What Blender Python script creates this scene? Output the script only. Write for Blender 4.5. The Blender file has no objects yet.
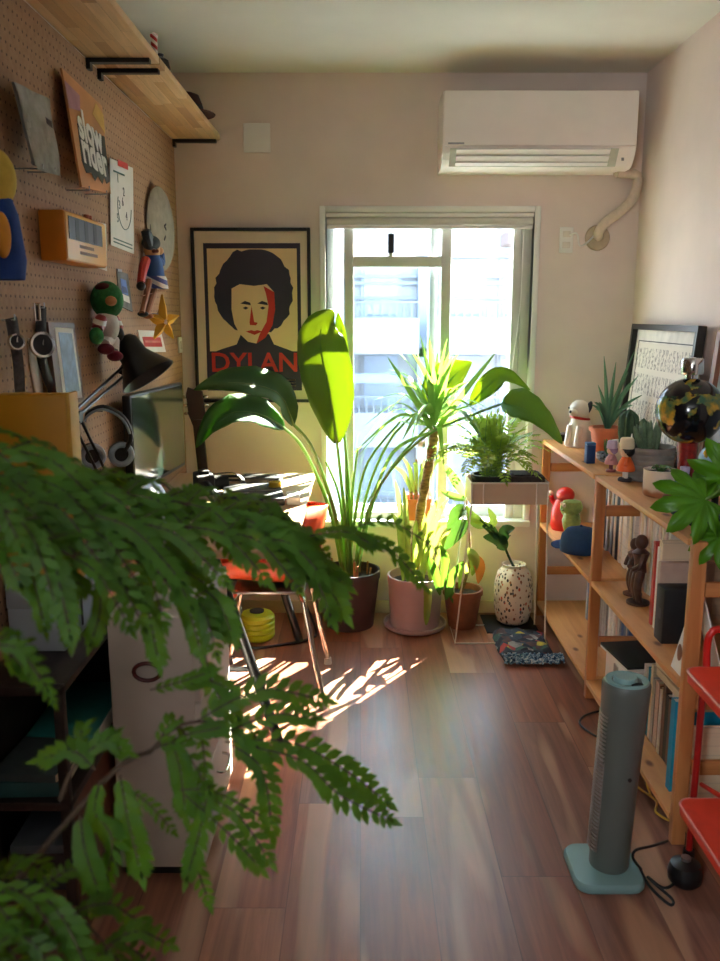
import bpy, bmesh, math, random
from mathutils import Vector, Matrix, Euler, noise as mnoise
R = random.Random(7)
sc = bpy.context.scene
COL = sc.collection
V = Vector
PI = math.pi
# ------------------------------------------------------------------ camera frame
F = 854.0
PITCH = math.atan(165.0 / F)
CP, SP = math.cos(PITCH), math.sin(PITCH)
CAM = V((0, 0, 1.39))
def ray(px, py):
    r = (px - 360.0) / F; u = (480.5 - py) / F
    return V((r, CP + u * SP, -SP + u * CP))
def AT(px, py, t): return CAM + ray(px, py) * t
def AX(px, py, X):
    d = ray(px, py); return CAM + d * (X / d.x)
def AY(px, py, Y):
    d = ray(px, py); return CAM + d * (Y / d.y)
def AZ(px, py, Z):
    d = ray(px, py); return CAM + d * ((Z - CAM.z) / d.z)
cam_d = bpy.data.cameras.new('camera'); cam = bpy.data.objects.new('camera', cam_d); COL.objects.link(cam)
cam.location = CAM; cam.rotation_euler = (PI / 2 - PITCH, 0, 0)
cam_d.sensor_fit = 'VERTICAL'; cam_d.sensor_height = 36; cam_d.sensor_width = 27; cam_d.lens = F / 961 * 36
cam_d.clip_start = .02; cam_d.clip_end = 200
cam_d.dof.use_dof = True; cam_d.dof.focus_distance = 3.1; cam_d.dof.aperture_fstop = 5.0
sc.camera = cam
# ------------------------------------------------------------------ materials
def lin(c):
    o = []
    for x in c[:3]:
        x = x / 255.0
        o.append(x / 12.92 if x <= .04045 else ((x + .055) / 1.055) ** 2.4)
    return (o[0], o[1], o[2], 1)
class NT:
    def __init__(s, name):
        s.m = bpy.data.materials.new(name); s.m.use_nodes = True; s.t = s.m.node_tree; s.t.nodes.clear()
        s.out = s.t.nodes.new('ShaderNodeOutputMaterial')
    def n(s, typ, **k):
        nd = s.t.nodes.new('ShaderNode' + typ)
        for a, b in k.items():
            if a.startswith('i_'): s.set(nd, a[2:].replace('_', ' '), b)
            else: setattr(nd, a, b)
        return nd
    def set(s, nd, key, val):
        sock = nd.inputs[int(key)] if key.isdigit() else nd.inputs[key]
        if isinstance(val, bpy.types.NodeSocket): s.t.links.new(val, sock)
        else: sock.default_value = val
    def math(s, op, a, b=0.0, c=None):
        nd = s.t.nodes.new('ShaderNodeMath'); nd.operation = op
        s.set(nd, '0', a); s.set(nd, '1', b)
        if c is not None: s.set(nd, '2', c)
        return nd.outputs[0]
    def mix(s, f, a, b, mode='MIX'):
        nd = s.t.nodes.new('ShaderNodeMix'); nd.data_type = 'RGBA'; nd.blend_type = mode
        for i, v in ((0, f), (6, a), (7, b)):
            if isinstance(v, bpy.types.NodeSocket): s.t.links.new(v, nd.inputs[i])
            else: nd.inputs[i].default_value = v
        return nd.outputs[2]
    def ramp(s, f, stops, interp='LINEAR'):
        nd = s.t.nodes.new('ShaderNodeValToRGB'); cr = nd.color_ramp; cr.interpolation = interp
        while len(cr.elements) < len(stops): cr.elements.new(.5)
        for e, (p, c) in zip(cr.elements, stops):
            e.position = p; e.color = c if len(c) == 4 else lin(c)
        s.t.links.new(f, nd.inputs[0]); return nd.outputs[0]
    def coord(s, scale=(1, 1, 1), kind='Object', loc=(0, 0, 0)):
        tc = s.n('TexCoord'); mp = s.n('Mapping'); mp.inputs['Scale'].default_value = scale; mp.inputs['Location'].default_value = loc
        s.t.links.new(tc.outputs[kind], mp.inputs[0]); return mp.outputs[0]
    def sep(s, v):
        nd = s.n('SeparateXYZ'); s.t.links.new(v, nd.inputs[0]); return nd.outputs
    def comb(s, x, y, z=0.0):
        nd = s.n('CombineXYZ'); s.set(nd, '0', x); s.set(nd, '1', y); s.set(nd, '2', z); return nd.outputs[0]
    def noise(s, v, scale=5, detail=2, rough=.5, dist=0):
        nd = s.n('TexNoise'); s.set(nd, 'Vector', v); nd.inputs['Scale'].default_value = scale
        nd.inputs['Detail'].default_value = detail; nd.inputs['Roughness'].default_value = rough; nd.inputs['Distortion'].default_value = dist
        return nd.outputs[0]
    def bump(s, h, strength=.2, dist=.002):
        nd = s.n('Bump'); s.set(nd, 'Height', h); nd.inputs['Strength'].default_value = strength; nd.inputs['Distance'].default_value = dist
        return nd.outputs[0]
    def pbsdf(s, color, rough=.5, metal=0, bump=None, **k):
        p = s.n('BsdfPrincipled'); s.set(p, 'Base Color', color); s.set(p, 'Roughness', rough); s.set(p, 'Metallic', metal)
        if bump is not None: s.set(p, 'Normal', bump)
        for a, b in k.items(): s.set(p, a.replace('_', ' '), b)
        return p.outputs[0]
    def done(s, sh):
        s.t.links.new(sh, s.out.inputs[0]); return s.m
_mc = {}
def pm(name, c, rough=.5, metal=0, var=.12, scale=14, bmp=0, stretch=(1, 1, 1), c2=None, **k):
    """plain procedural surface: base colour with a little mottling"""
    if name in _mc: return _mc[name]
    t = NT(name); n = t.noise(t.coord(stretch), scale, 3)
    a = lin(c); b = lin(c2) if c2 else tuple(x * (1 - var * 2) for x in a[:3]) + (1,)
    col = t.ramp(n, [(.35, a), (.68, b)])
    bp = t.bump(n, bmp, .004) if bmp else None
    _mc[name] = t.done(t.pbsdf(col, rough, metal, bp, **k)); return _mc[name]
def leafmat(name, c, c2, tc, tf=.4, rough=.42, scale=18):
    t = NT(name); n = t.noise(t.coord(), scale, 2)
    col = t.ramp(n, [(.3, lin(c)), (.7, lin(c2))])
    p = t.pbsdf(col, rough); tr = t.n('BsdfTranslucent'); t.set(tr, 'Color', lin(tc))
    mx = t.n('MixShader'); mx.inputs[0].default_value = tf
    t.t.links.new(p, mx.inputs[1]); t.t.links.new(tr.outputs[0], mx.inputs[2])
    return t.done(mx.outputs[0])
def planks(name, ax_row, ax_len, row, length, cols, grain=.5, gs=60, rough=.4, gap=.0015, sap=None, knots=0):
    """boards laid side by side: each its own tone, grain running along its length"""
    t = NT(name); xyz = t.sep(t.coord()); a = xyz[ax_row]; b = xyz[ax_len]
    ra = t.math('DIVIDE', a, row); ri = t.math('FLOOR', ra)
    wn = t.n('TexWhiteNoise', noise_dimensions='1D'); t.set(wn, 'W', ri)
    lb = t.math('ADD', t.math('DIVIDE', b, length), t.math('MULTIPLY', wn.outputs[0], 7.3)); li = t.math('FLOOR', lb)
    w2 = t.n('TexWhiteNoise', noise_dimensions='2D'); t.set(w2, 'Vector', t.comb(ri, li))
    n = len(cols); col = t.ramp(w2.outputs[0], [(i / n, lin(c)) for i, c in enumerate(cols)], 'CONSTANT')
    sh = t.math('MULTIPLY', w2.outputs[0], 37.0)
    gv = t.comb(t.math('MULTIPLY', a, 1.0), t.math('MULTIPLY', b, .06), sh)
    g = t.noise(gv, gs, 4, .6, .6)
    col = t.mix(grain, col, t.ramp(g, [(.3, (70, 66, 62)), (.7, (255, 255, 255))]), 'MULTIPLY')
    if sap:
        sv = t.comb(t.math('MULTIPLY', a, 1.0), t.math('MULTIPLY', b, .12), sh)
        s = t.noise(sv, 9, 1, .4, .3)
        col = t.mix(t.ramp(s, [(.56, (0, 0, 0)), (.62, (185, 185, 185))]), col, lin(sap))
    if knots:
        vr = t.n('TexVoronoi'); t.set(vr, 'Vector', t.comb(t.math('MULTIPLY', a, 1.7), b, 0.0)); vr.inputs['Scale'].default_value = knots
        col = t.mix(t.ramp(vr.outputs['Distance'], [(.05, (255, 255, 255)), (.11, (0, 0, 0))]), col, lin((110, 70, 42)))
    fr = t.math('FRACT', ra); fl = t.math('FRACT', lb)
    e1 = t.math('LESS_THAN', fr, gap / row); e2 = t.math('LESS_THAN', fl, gap / length)
    e = t.math('MAXIMUM', e1, e2)
    col = t.mix(e, col, t.mix(.55, col, (0.01, .006, .004, 1)))
    rg = t.math('MULTIPLY_ADD', g, .18, rough - .09)
    return t.done(t.pbsdf(col, rg, 0, t.bump(t.math('SUBTRACT', g, t.math('MULTIPLY', e, 3.0)), .05, .002)))
def wood(name, c1, c2, axis=1, scale=26, rough=.45, var=.6):
    if name in _mc: return _mc[name]
    t = NT(name); st = [1, 1, 1]; st[axis] = .07
    g = t.noise(t.coord(tuple(st)), scale, 4, .55, .8)
    _mc[name] = t.done(t.pbsdf(t.ramp(g, [(.3, lin(c1)), (.5 + .2 * var, lin(c2))]), rough, 0, t.bump(g, .06, .002))); return _mc[name]
# ------------------------------------------------------------------ mesh builder
class MB:
    def __init__(s): s.bm = bmesh.new(); s.mi = 0
    def _fin(s, geom_faces):
        for f in geom_faces: f.material_index = s.mi
    def box(s, c, size, rot=None, bev=0, seg=2):
        b = bmesh.new(); bmesh.ops.create_cube(b, size=1)
        bmesh.ops.scale(b, vec=V(size), verts=b.verts)
        if bev: bmesh.ops.bevel(b, geom=list(b.edges), offset=min(bev, min(size) * .49), segments=seg, profile=.5, affect='EDGES')
        M = Matrix.Translation(V(c))
        if rot is not None: M = M @ (rot if isinstance(rot, Matrix) else Euler(rot).to_matrix()).to_4x4()
        return s._add(b, M)
    def bb(s, lo, hi, bev=0, seg=2):
        lo, hi = V(lo), V(hi); return s.box((lo + hi) / 2, [abs(x) for x in (hi - lo)], None, bev, seg)
    def _add(s, b, M=None):
        if M is not None: bmesh.ops.transform(b, matrix=M, verts=b.verts)
        mp = {v: s.bm.verts.new(v.co) for v in b.verts}
        for f in b.faces:
            try:
                nf = s.bm.faces.new([mp[v] for v in f.verts]); nf.material_index = s.mi
            except ValueError: pass
        b.free(); return s
    def cyl(s, p0, p1, r0, r1=None, n=16, caps=True):
        return s.tube([p0, p1], [r0, r0 if r1 is None else r1], n, caps)
    def tube(s, pts, r, n=10, caps=True, closed=False):
        pts = [V(p) for p in pts]; m = len(pts)
        if not hasattr(r, '__len__'): r = [r] * m
        rings = []; prev = None
        for i, p in enumerate(pts):
            if closed: t = pts[(i + 1) % m] - pts[i - 1]
            else: t = pts[min(i + 1, m - 1)] - pts[max(i - 1, 0)]
            if t.length < 1e-9: t = V((0, 0, 1))
            t.normalize()
            if prev is None:
                a = V((0, 0, 1)) if abs(t.z) < .9 else V((1, 0, 0)); u = t.cross(a).normalized()
            else:
                u = prev - t * prev.dot(t)
                u = u.normalized() if u.length > 1e-6 else t.orthogonal().normalized()
            prev = u; w = t.cross(u)
            rings.append([s.bm.verts.new(p + (u * math.cos(2 * PI * k / n) + w * math.sin(2 * PI * k / n)) * r[i]) for k in range(n)])
        rr = rings + [rings[0]] if closed else rings
        for A, B in zip(rr, rr[1:]):
            for k in range(n):
                f = s.bm.faces.new((A[k], A[(k + 1) % n], B[(k + 1) % n], B[k])); f.material_index = s.mi
        if caps and not closed:
            s._fin([s.bm.faces.new(rings[0][::-1]), s.bm.faces.new(rings[-1])])
        return s
    def lathe(s, prof, c=(0, 0, 0), n=28, axis=None, wob=0):
        """profile of (radius, height) turned about z (or about `axis`) at c"""
        b = bmesh.new(); rings = []
        for r, z in prof:
            if r < 1e-6: rings.append([b.verts.new((0, 0, z))])
            else: rings.append([b.verts.new((r * math.cos(2 * PI * k / n), r * math.sin(2 * PI * k / n), z)) for k in range(n)])
        for A, B in zip(rings, rings[1:]):
            for k in range(n):
                a0, a1 = A[k % len(A)], A[(k + 1) % len(A)]; b0, b1 = B[k % len(B)], B[(k + 1) % len(B)]
                q = [a0]
                for v in (a1, b1, b0):
                    if v not in q: q.append(v)
                if len(q) >= 3:
                    try: b.faces.new(q)
                    except ValueError: pass
        M = Matrix.Translation(V(c))
        if axis is not None: M = M @ V((0, 0, 1)).rotation_difference(V(axis)).to_matrix().to_4x4()
        return s._add(b, M)
    def ball(s, c, r, sc3=(1, 1, 1), rot=None, n=18):
        b = bmesh.new(); bmesh.ops.create_uvsphere(b, u_segments=n, v_segments=max(6, n * 2 // 3), radius=1)
        r3 = V(sc3) * r; bmesh.ops.scale(b, vec=r3, verts=b.verts)
        M = Matrix.Translation(V(c))
        if rot is not None: M = M @ Euler(rot).to_matrix().to_4x4()
        return s._add(b, M)
    def poly(s, pts):
        try:
            f = s.bm.faces.new([s.bm.verts.new(V(p)) for p in pts]); f.material_index = s.mi
        except ValueError: pass
        return s
    def prism(s, pts, d):
        """closed outline (3-D points, planar) pushed along vector d"""
        pts = [V(p) for p in pts]; d = V(d); a = [s.bm.verts.new(p) for p in pts]; b = [s.bm.verts.new(p + d) for p in pts]; n = len(pts)
        fs = [s.bm.faces.new(a[::-1]), s.bm.faces.new(b)]
        for i in range(n): fs.append(s.bm.faces.new((a[i], a[(i + 1) % n], b[(i + 1) % n], b[i])))
        s._fin(fs); return s
    def grid(s, rows, closed=False):
        g = [[s.bm.verts.new(V(p)) for p in row] for row in rows]
        for A, B in zip(g, g[1:]):
            m = len(A)
            for k in range(m if closed else m - 1):
                f = s.bm.faces.new((A[k], A[(k + 1) % m], B[(k + 1) % m], B[k])); f.material_index = s.mi
        return s
    def blade(s, pts, ws, nrm, fold=.25, n=12, cross=(-1, -.5, 0, .5, 1), wave=0, seed=0):
        """a leaf blade: spine points, half-widths along it, the side it faces"""
        P = spline(pts, n); nrm = V(nrm).normalized(); rows = []; m = len(P)
        for i, p in enumerate(P):
            t = (P[min(i + 1, m - 1)] - P[max(i - 1, 0)])
            if t.length < 1e-9: t = V((0, 0, 1))
            t.normalize(); side = t.cross(nrm)
            if side.length < 1e-4: side = t.orthogonal()
            side.normalize(); up = side.cross(t).normalized()
            f = i / (m - 1) * (len(ws) - 1); j = min(int(f), len(ws) - 2); w = ws[j] + (ws[j + 1] - ws[j]) * (f - j)
            rows.append([p + side * (w * c) + up * (abs(c) * w * fold + (wave * w * math.sin(i * 1.9 + seed + c * 2) * abs(c) if wave else 0)) for c in cross])
        return s.grid(rows)
    def obj(s, name, mats, parent=None, smooth=True, angle=40, loc=None, tag=None, solid=0, sub=0):
        bm = s.bm
        bmesh.ops.remove_doubles(bm, verts=bm.verts, dist=1e-6)
        bmesh.ops.recalc_face_normals(bm, faces=bm.faces)
        if parent is not None:
            r = parent
            while r.parent: r = r.parent
            off = r.location.copy()
        else:
            if loc is None:
                xs = [v.co for v in bm.verts]
                lo = V([min(v[i] for v in xs) for i in range(3)]); hi = V([max(v[i] for v in xs) for i in range(3)])
                loc = V(((lo.x + hi.x) / 2, (lo.y + hi.y) / 2, lo.z))
            off = V(loc)
        if off.length > 0: bmesh.ops.translate(bm, verts=bm.verts, vec=-off)
        me = bpy.data.meshes.new(name); bm.to_mesh(me); bm.free()
        for m in (mats if isinstance(mats, (list, tuple)) else [mats]): me.materials.append(m)
        if smooth:
            me.polygons.foreach_set('use_smooth', [True] * len(me.polygons)); me.set_sharp_from_angle(angle=math.radians(angle))
        o = bpy.data.objects.new(name, me); COL.objects.link(o)
        if parent is not None: o.parent = parent
        else: o.location = off
        if solid:
            md = o.modifiers.new('thickness', 'SOLIDIFY'); md.thickness = solid; md.offset = 0
        if sub:
            md = o.modifiers.new('smooth', 'SUBSURF'); md.levels = sub; md.render_levels = sub
        if tag: T(o, *tag)
        return o
def spline(pts, n=12):
    pts = [V(p) for p in pts]
    if len(pts) == 2: return [pts[0].lerp(pts[1], i / n) for i in range(n + 1)]
    out = []; m = len(pts) - 1
    for i in range(n + 1):
        f = i / n * m; j = min(int(f), m - 1); t = f - j
        p0 = pts[max(j - 1, 0)]; p1 = pts[j]; p2 = pts[j + 1]; p3 = pts[min(j + 2, m)]
        out.append(.5 * ((2 * p1) + (p2 - p0) * t + (2 * p0 - 5 * p1 + 4 * p2 - p3) * t * t + (3 * p1 - p0 - 3 * p2 + p3) * t ** 3))
    return out
def T(o, label=None, cat=None, group=None):
    if label: o['label'] = label
    if cat: o['category'] = cat
    if group: o['group'] = group
    return o
def thing(name, label, cat, loc=(0, 0, 0), group=None):
    o = bpy.data.objects.new(name, None); COL.objects.link(o); o.location = loc; o.empty_display_size = .05
    return T(o, label, cat, group)
def struct(o): o['kind'] = 'structure'; return o
def dup(o, loc=None, rotz=None, label=None, scale=None):
    r = o.copy(); COL.objects.link(r)
    if loc is not None: r.location = loc
    if rotz is not None: r.rotation_euler.z = rotz
    if scale is not None: r.scale = scale
    if label: r['label'] = label
    for ch in o.children:
        c = ch.copy(); COL.objects.link(c); c.parent = r
        for g in ch.children:
            d = g.copy(); COL.objects.link(d); d.parent = c
    return r
def lettering(txt, size, M, m, parent, name='lettering', bold=.0, extrude=.0004, sx=1, align='CENTER'):
    """flat letters laid in the plane of matrix M (x along the text, z out of it)"""
    cu = bpy.data.curves.new('t', 'FONT'); cu.body = txt; cu.size = size; cu.extrude = extrude; cu.offset = bold; cu.align_x = align; cu.align_y = 'CENTER'
    cu.resolution_u = 3
    o = bpy.data.objects.new('t', cu); COL.objects.link(o)
    bpy.context.view_layer.update()
    me = bpy.data.meshes.new_from_object(o); bpy.data.objects.remove(o); bpy.data.curves.remove(cu)
    r = parent
    while r.parent: r = r.parent
    me.transform(Matrix.Translation(-r.location) @ M @ Matrix.Diagonal((sx, 1, 1, 1)))
    me.materials.clear(); me.materials.append(m); me.name = name
    q = bpy.data.objects.new(name, me); COL.objects.link(q); q.parent = parent; return q
def frame3(o, x, y):
    """matrix with origin o, x axis x, y axis near y"""
    x = V(x).normalized(); z = x.cross(V(y)).normalized(); y = z.cross(x)
    return Matrix(((x.x, y.x, z.x, o[0]), (x.y, y.y, z.y, o[1]), (x.z, y.z, z.z, o[2]), (0, 0, 0, 1)))
# ------------------------------------------------------------------ shared surfaces
XL, XR, YB, H = -.80, 1.218, 3.88, 2.40
YR = -2.6                                     # rear wall, behind the camera
m_wall = pm('painted_wall', (229, 213, 204), .85, 0, .03, 6, .05)
m_ceil = pm('painted_ceiling', (225, 224, 212), .9, 0, .02, 5)
m_white = pm('white_plastic', (236, 232, 226), .38, 0, .02, 9)
m_offw = pm('offwhite_plastic', (222, 212, 200), .45, 0, .03, 9)
m_alu = pm('grey_aluminium', (190, 192, 190), .45, 0, .04, 20)
m_blue_alu = pm('bluish_aluminium', (186, 198, 204), .5, 0, .05, 20)
m_vinyl = pm('grey_vinyl_frame', (206, 202, 194), .5, 0, .03, 14)
m_black = pm('black_plastic', (18, 18, 20), .42, 0, .1, 22)
m_dark = pm('soft_black', (26, 24, 25), .7, 0, .2, 22)
m_chrome = pm('chrome', (215, 215, 215), .14, 1, .03, 12)
m_steel = pm('brushed_steel', (165, 165, 165), .3, .9, .06, 30)
m_paper = pm('white_paper', (232, 228, 220), .8, 0, .03, 20)
m_cream = pm('cream_paper', (226, 208, 176), .8, 0, .05, 20)
m_ink = pm('dark_ink', (44, 42, 50), .7)
m_red = pm('red_paint', (190, 30, 26), .4, 0, .06)
m_soil = pm('potting_soil', (62, 44, 34), .95, 0, .4, 70, .6)
m_floor = planks('walnut_floor', 0, 1, .178, 1.25, [(164, 100, 72), (180, 120, 90), (148, 88, 64), (170, 114, 90), (152, 104, 86), (174, 110, 80)], .58, 34, .36, .0022, (204, 164, 132), 0)
def glassmat():
    t = NT('window_glass'); tr = t.n('BsdfTransparent'); t.set(tr, 'Color', (.93, .97, .98, 1)); gl = t.n('BsdfGlossy'); gl.inputs['Roughness'].default_value = .02
    mx = t.n('MixShader'); mx.inputs[0].default_value = .04
    t.t.links.new(tr.outputs[0], mx.inputs[1]); t.t.links.new(gl.outputs[0], mx.inputs[2]); return t.done(mx.outputs[0])
m_glass = glassmat()
# ------------------------------------------------------------------ room shell
struct(MB().bb((XL - .3, YR - .1, -.12), (XR + .12, YB + .15, 0)).obj('floor', m_floor, smooth=False, loc=(0, 0, 0)))
struct(MB().bb((XL - .3, YR - .1, H), (XR + .12, YB + .15, H + .1)).obj('ceiling', m_ceil, smooth=False))
b = MB()
for lo, hi in (((XL - .12, -.65, 0), (XL - .013, YB, H)), ((XL - .12, YR, 0), (XL - .013, -1.5, H)), ((XL - .12, -1.5, 0), (XL - .013, -.65, 1.45)), ((XL - .12, -1.5, 2.15), (XL - .013, -.65, H))): b.bb(lo, hi)
struct(b.obj('wall_left', m_wall, smooth=False))   # opening behind the camera added for the side fill lamp
struct(MB().bb((XR, 1.3, 0), (XR + .12, YB, H)).obj('wall_right', m_wall, smooth=False))
struct(MB().bb((XR, YR, 0), (XR + .12, 1.3, H)).obj('wall_right_darkened', wood('bounce_cutting_brown', (70, 50, 38), (50, 36, 28), 2, 20), smooth=False))  # unseen dark finish, added to cut bounce light near the camera
WX0, WX1, WZ0, WZ1 = -.165, .775, .452, 1.845
b = MB()
for lo, hi in (((XL - .12, YB, 0), (WX0, YB + .14, H)), ((WX1, YB, 0), (XR + .12, YB + .14, H)), ((WX0, YB, 0), (WX1, YB + .14, WZ0)), ((WX0, YB, WZ1), (WX1, YB + .14, H))): b.bb(lo, hi)
struct(b.obj('wall_back', m_wall, smooth=False))
struct(MB().bb((XL - .12, YR - .1, 0), (XR + .12, YR, H)).obj('wall_rear', wood('bounce_cutting_brown', (70, 50, 38), (50, 36, 28), 2, 20), smooth=False))  # out of view; its dark brown is added to damp the bounce too
m_base = pm('cream_baseboard', (222, 205, 170), .6, 0, .03)
struct(MB().bb((XL, YB - .011, 0), (XR, YB, .062), .003).obj('baseboard_back', m_base))
struct(MB().bb((XR - .011, 1.3, 0), (XR, YB - .011, .062), .003).obj('baseboard_right', m_base))
# pegboard: brown board with a grid of little round holes
def pegmat():
    t = NT('pegboard_brown'); xyz = t.sep(t.coord()); p = .0268
    u = t.math('SUBTRACT', t.math('FRACT', t.math('DIVIDE', xyz[1], p)), .5); v = t.math('SUBTRACT', t.math('FRACT', t.math('DIVIDE', xyz[2], p)), .5)
    d = t.math('SQRT', t.math('ADD', t.math('MULTIPLY', u, u), t.math('MULTIPLY', v, v)))
    hole = t.math('LESS_THAN', d, .125)
    n = t.noise(t.coord(), 55, 4)
    col = t.ramp(n, [(.3, (150, 116, 86)), (.7, (166, 130, 99))])
    col = t.mix(hole, col, lin((66, 46, 35)))
    return t.done(t.pbsdf(col, .75, 0, t.bump(t.math('SUBTRACT', 1.0, hole), .6, .002)))
T(MB().bb((XL - .012, -.6, 0.0), (XL, YB - .002, 2.126)).obj('pegboard', pegmat(), smooth=False), 'brown perforated pegboard covering the wall over the desk', 'pegboard')
# ------------------------------------------------------------------ window_1
w = struct(thing('window_1', 'white framed sliding window with aluminium sashes in the back wall', 'window', ((WX0 + WX1) / 2, YB, WZ0)))
m_wfr = pm('white_window_frame', (238, 236, 230), .45, 0, .02)
b = MB()
for lo, hi in (((WX0 - .012, YB - .018, WZ0 + .004), (WX0 + .014, YB + .14, WZ1 + .012)), ((WX1 - .014, YB - .018, WZ0 + .004), (WX1 + .012, YB + .14, WZ1 + .012)),
               ((WX0 + .014, YB - .018, WZ1 - .014), (WX1 - .014, YB + .14, WZ1 + .012))): b.bb(lo, hi, .003)
b.obj('casing', m_wfr, w)
MB().bb((WX0 - .012, YB - .04, WZ0 - .024), (WX1 + .012, YB + .14, WZ0 + .004), .004).obj('window_sill', m_wfr, w)
def WXat(px, py, Y): return AY(px, py, Y).x
def sash(x0, x1, z0, z1, Y, t, dpt, m, name='sash', bot=None):
    b = MB(); bt = bot or t
    for lo, hi in (((x0, Y, z0), (x0 + t, Y + dpt, z1)), ((x1 - t, Y, z0), (x1, Y + dpt, z1)), ((x0 + t, Y, z1 - t), (x1 - t, Y + dpt, z1)), ((x0 + t, Y, z0), (x1 - t, Y + dpt, z0 + bt))): b.bb(lo, hi, .003)
    o = b.obj(name, m, w)
    MB().bb((x0 + t, Y + dpt * .5 - .002, z0 + bt), (x1 - t, Y + dpt * .5 + .002, z1 - t)).obj('pane', m_glass, o, smooth=False); return o
yo = YB + .10
sash(WX0 + .014, .345, WZ0 + .004, WZ1 - .014, yo, .034, .024, m_blue_alu, bot=.05)
sash(.315, WX1 - .014, WZ0 + .004, WZ1 - .014, yo - .03, .034, .024, m_blue_alu, bot=.05)
# inner frame of grey vinyl: two uprights, a transom, a right upright
yi = YB + .022
xa0, xa1 = WXat(344, 300, yi), WXat(353.5, 300, yi); xb0, xb1 = WXat(441, 300, yi), WXat(450.5, 300, yi); xc0 = WXat(513, 260, yi)
b = MB(); zi0, zi1 = WZ0 + .004, WZ1 - .014
for x0, x1 in ((xa0, xa1), (xb0, xb1), (xc0, xc0 + .038), (xc0 + .0385, WX1 - .0145)): b.bb((x0, yi, zi0), (x1, yi + .03, zi1), .003)
ztr = AY(400, 267, yi).z; ztr1 = AY(400, 256, yi).z
b.bb((xa1, yi + .002, ztr), (xb0, yi + .028, ztr1), .003)
b.bb((xa1, yi + .002, zi0), (xb0, yi + .028, zi0 + .03), .003)
b.obj('inner_frame', m_vinyl, w)
MB().bb((xa1, yi + .013, zi0 + .03), (xb0, yi + .016, ztr)).obj('pane', m_glass, w, smooth=False)
hx = AY(391, 243, yi).x
hp = MB(); hp.bb((hx - .009, yi + .004, ztr1), (hx + .009, yi + .02, ztr1 + .1), .003); hp.obj('mullion', m_vinyl, w)
MB().bb((hx - .014, yi - .008, ztr1 + .012), (hx + .014, yi + .004, ztr1 + .095), .004).obj('latch', m_black, w)
# roller blind rolled up under the head of the window
bl = thing('roller_blind', 'white roller blind rolled up at the top of the window', 'blind', ((WX0 + WX1) / 2, YB - .03, WZ1 - .1))
m_bl = pm('blind_fabric', (214, 210, 198), .8, 0, .03, 40)
MB().bb((WX0 + .016, YB - .016, WZ1 - .034), (WX1 - .016, YB + .018, WZ1 - .016), .004).obj('head_rail', m_white, bl)
MB().cyl((WX0 + .02, YB - .0, WZ1 - .052), (WX1 - .02, YB - .0, WZ1 - .052), .018).obj('fabric_roll', m_bl, bl)
MB().bb((WX0 + .02, YB - .02, WZ1 - .084), (WX1 - .02, YB - .008, WZ1 - .068), .004).obj('bottom_bar', m_white, bl)
MB().tube([AY(524, 232, YB - .012), AY(521, 300, YB - .012), AY(512, 372, YB - .012), AY(509, 398, YB - .012)], .0016, 6).obj('pull_cord', m_white, bl)
# ------------------------------------------------------------------ outside
m_fac = pm('pale_render_facade', (140, 142, 145), .9, 0, .03, .6)
m_fac2 = pm('blue_grey_facade', (140, 149, 164), .9, 0, .04, .6)
m_ext = pm('outdoor_ground', (170, 172, 170), .95, 0, .1, .5)
m_opane = pm('dark_outdoor_pane', (122, 138, 158), .15, 0, .06, 1)
m_rail = pm('grey_balcony_rail', (116, 122, 130), .6, 0, .05, 2)
m_brick = pm('pinkish_brown_cladding', (128, 112, 106), .9, 0, .06, 3)
m_tarp = pm('blue_grey_awning', (130, 146, 170), .8, 0, .05, 2)
struct(MB().bb((-60, 4.6, -6.2), (60, 70, -6)).obj('ground_outside', m_ext, smooth=False))
BY = 27.0
bd = thing('apartment_building', 'pale apartment building with railed balconies seen through the window', 'building', (2, BY, -6))
MB().bb((-3.0, BY, -6), (16, BY + 9, 7.2)).obj('facade', m_fac, bd, smooth=False)
def zy(y, Y): return AY(400, y, Y).z
for k, yr in enumerate((303, 398, 493)):
    zt, zb = zy(yr, BY - 1.4), zy(yr + 15, BY - 1.4)
    for x0, x1 in ((-2.7, 1.75), (2.15, 5.4)):
        o = MB().bb((x0, BY - 1.4, zb - 1.05), (x1, BY, zb - .0)).obj('balcony', m_fac, bd, smooth=False)
        b = MB(); b.bb((x0, BY - 1.4, zt), (x1, BY - 1.34, zt + .06))
        n = int((x1 - x0) / .22)
        for i in range(n + 1):
            x = x0 + (x1 - x0) * i / n; b.bb((x - .02, BY - 1.39, zb), (x + .02, BY - 1.35, zt))
        b.obj('railing', m_rail, o, smooth=False)
        for i in range(2):
            xw = x0 + .5 + i * (x1 - x0) * .5
            f = MB().bb((xw, BY - .06, zb), (xw + 1.25, BY + .02, zb + 1.75)).obj('window', m_fac2 if k == 0 else m_fac, bd, smooth=False)
            MB().bb((xw + .1, BY - .09, zb + .1), (xw + 1.15, BY - .05, zb + 1.65)).obj('pane', m_opane if k == 0 else m_fac2, f, smooth=False)
    MB().bb((1.78, BY - .3, zb - 1.2), (2.12, BY, zb + 1.9)).obj('drain_column', m_fac2, bd, smooth=False)
for yl in (256, 276, 283, 298, 330, 345, 352, 440):
    z = zy(yl, BY - .1); MB().bb((-3, BY - .12, z - .05), (8, BY, z + .05)).obj('string_course', m_rail, bd, smooth=False)
MB().bb((4.3, BY - 1.5, zy(243, BY - 1.5)), (6.2, BY - .02, zy(230, BY - 1.5))).obj('roof_awning', m_brick, bd, smooth=False)
MB().bb((-.5, BY - 1.5, zy(383, BY - 1.5)), (1.2, BY - 1.35, zy(374, BY - 1.5))).obj('awning', m_tarp, bd, smooth=False)
b2 = thing('neighbouring_building', 'bluish building at the left edge of the window view', 'building', (-3, 17, -6))
MB().bb((-7, 17, -6), (-.42, 24, 6.5)).obj('facade', m_fac2, b2, smooth=False)
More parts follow.
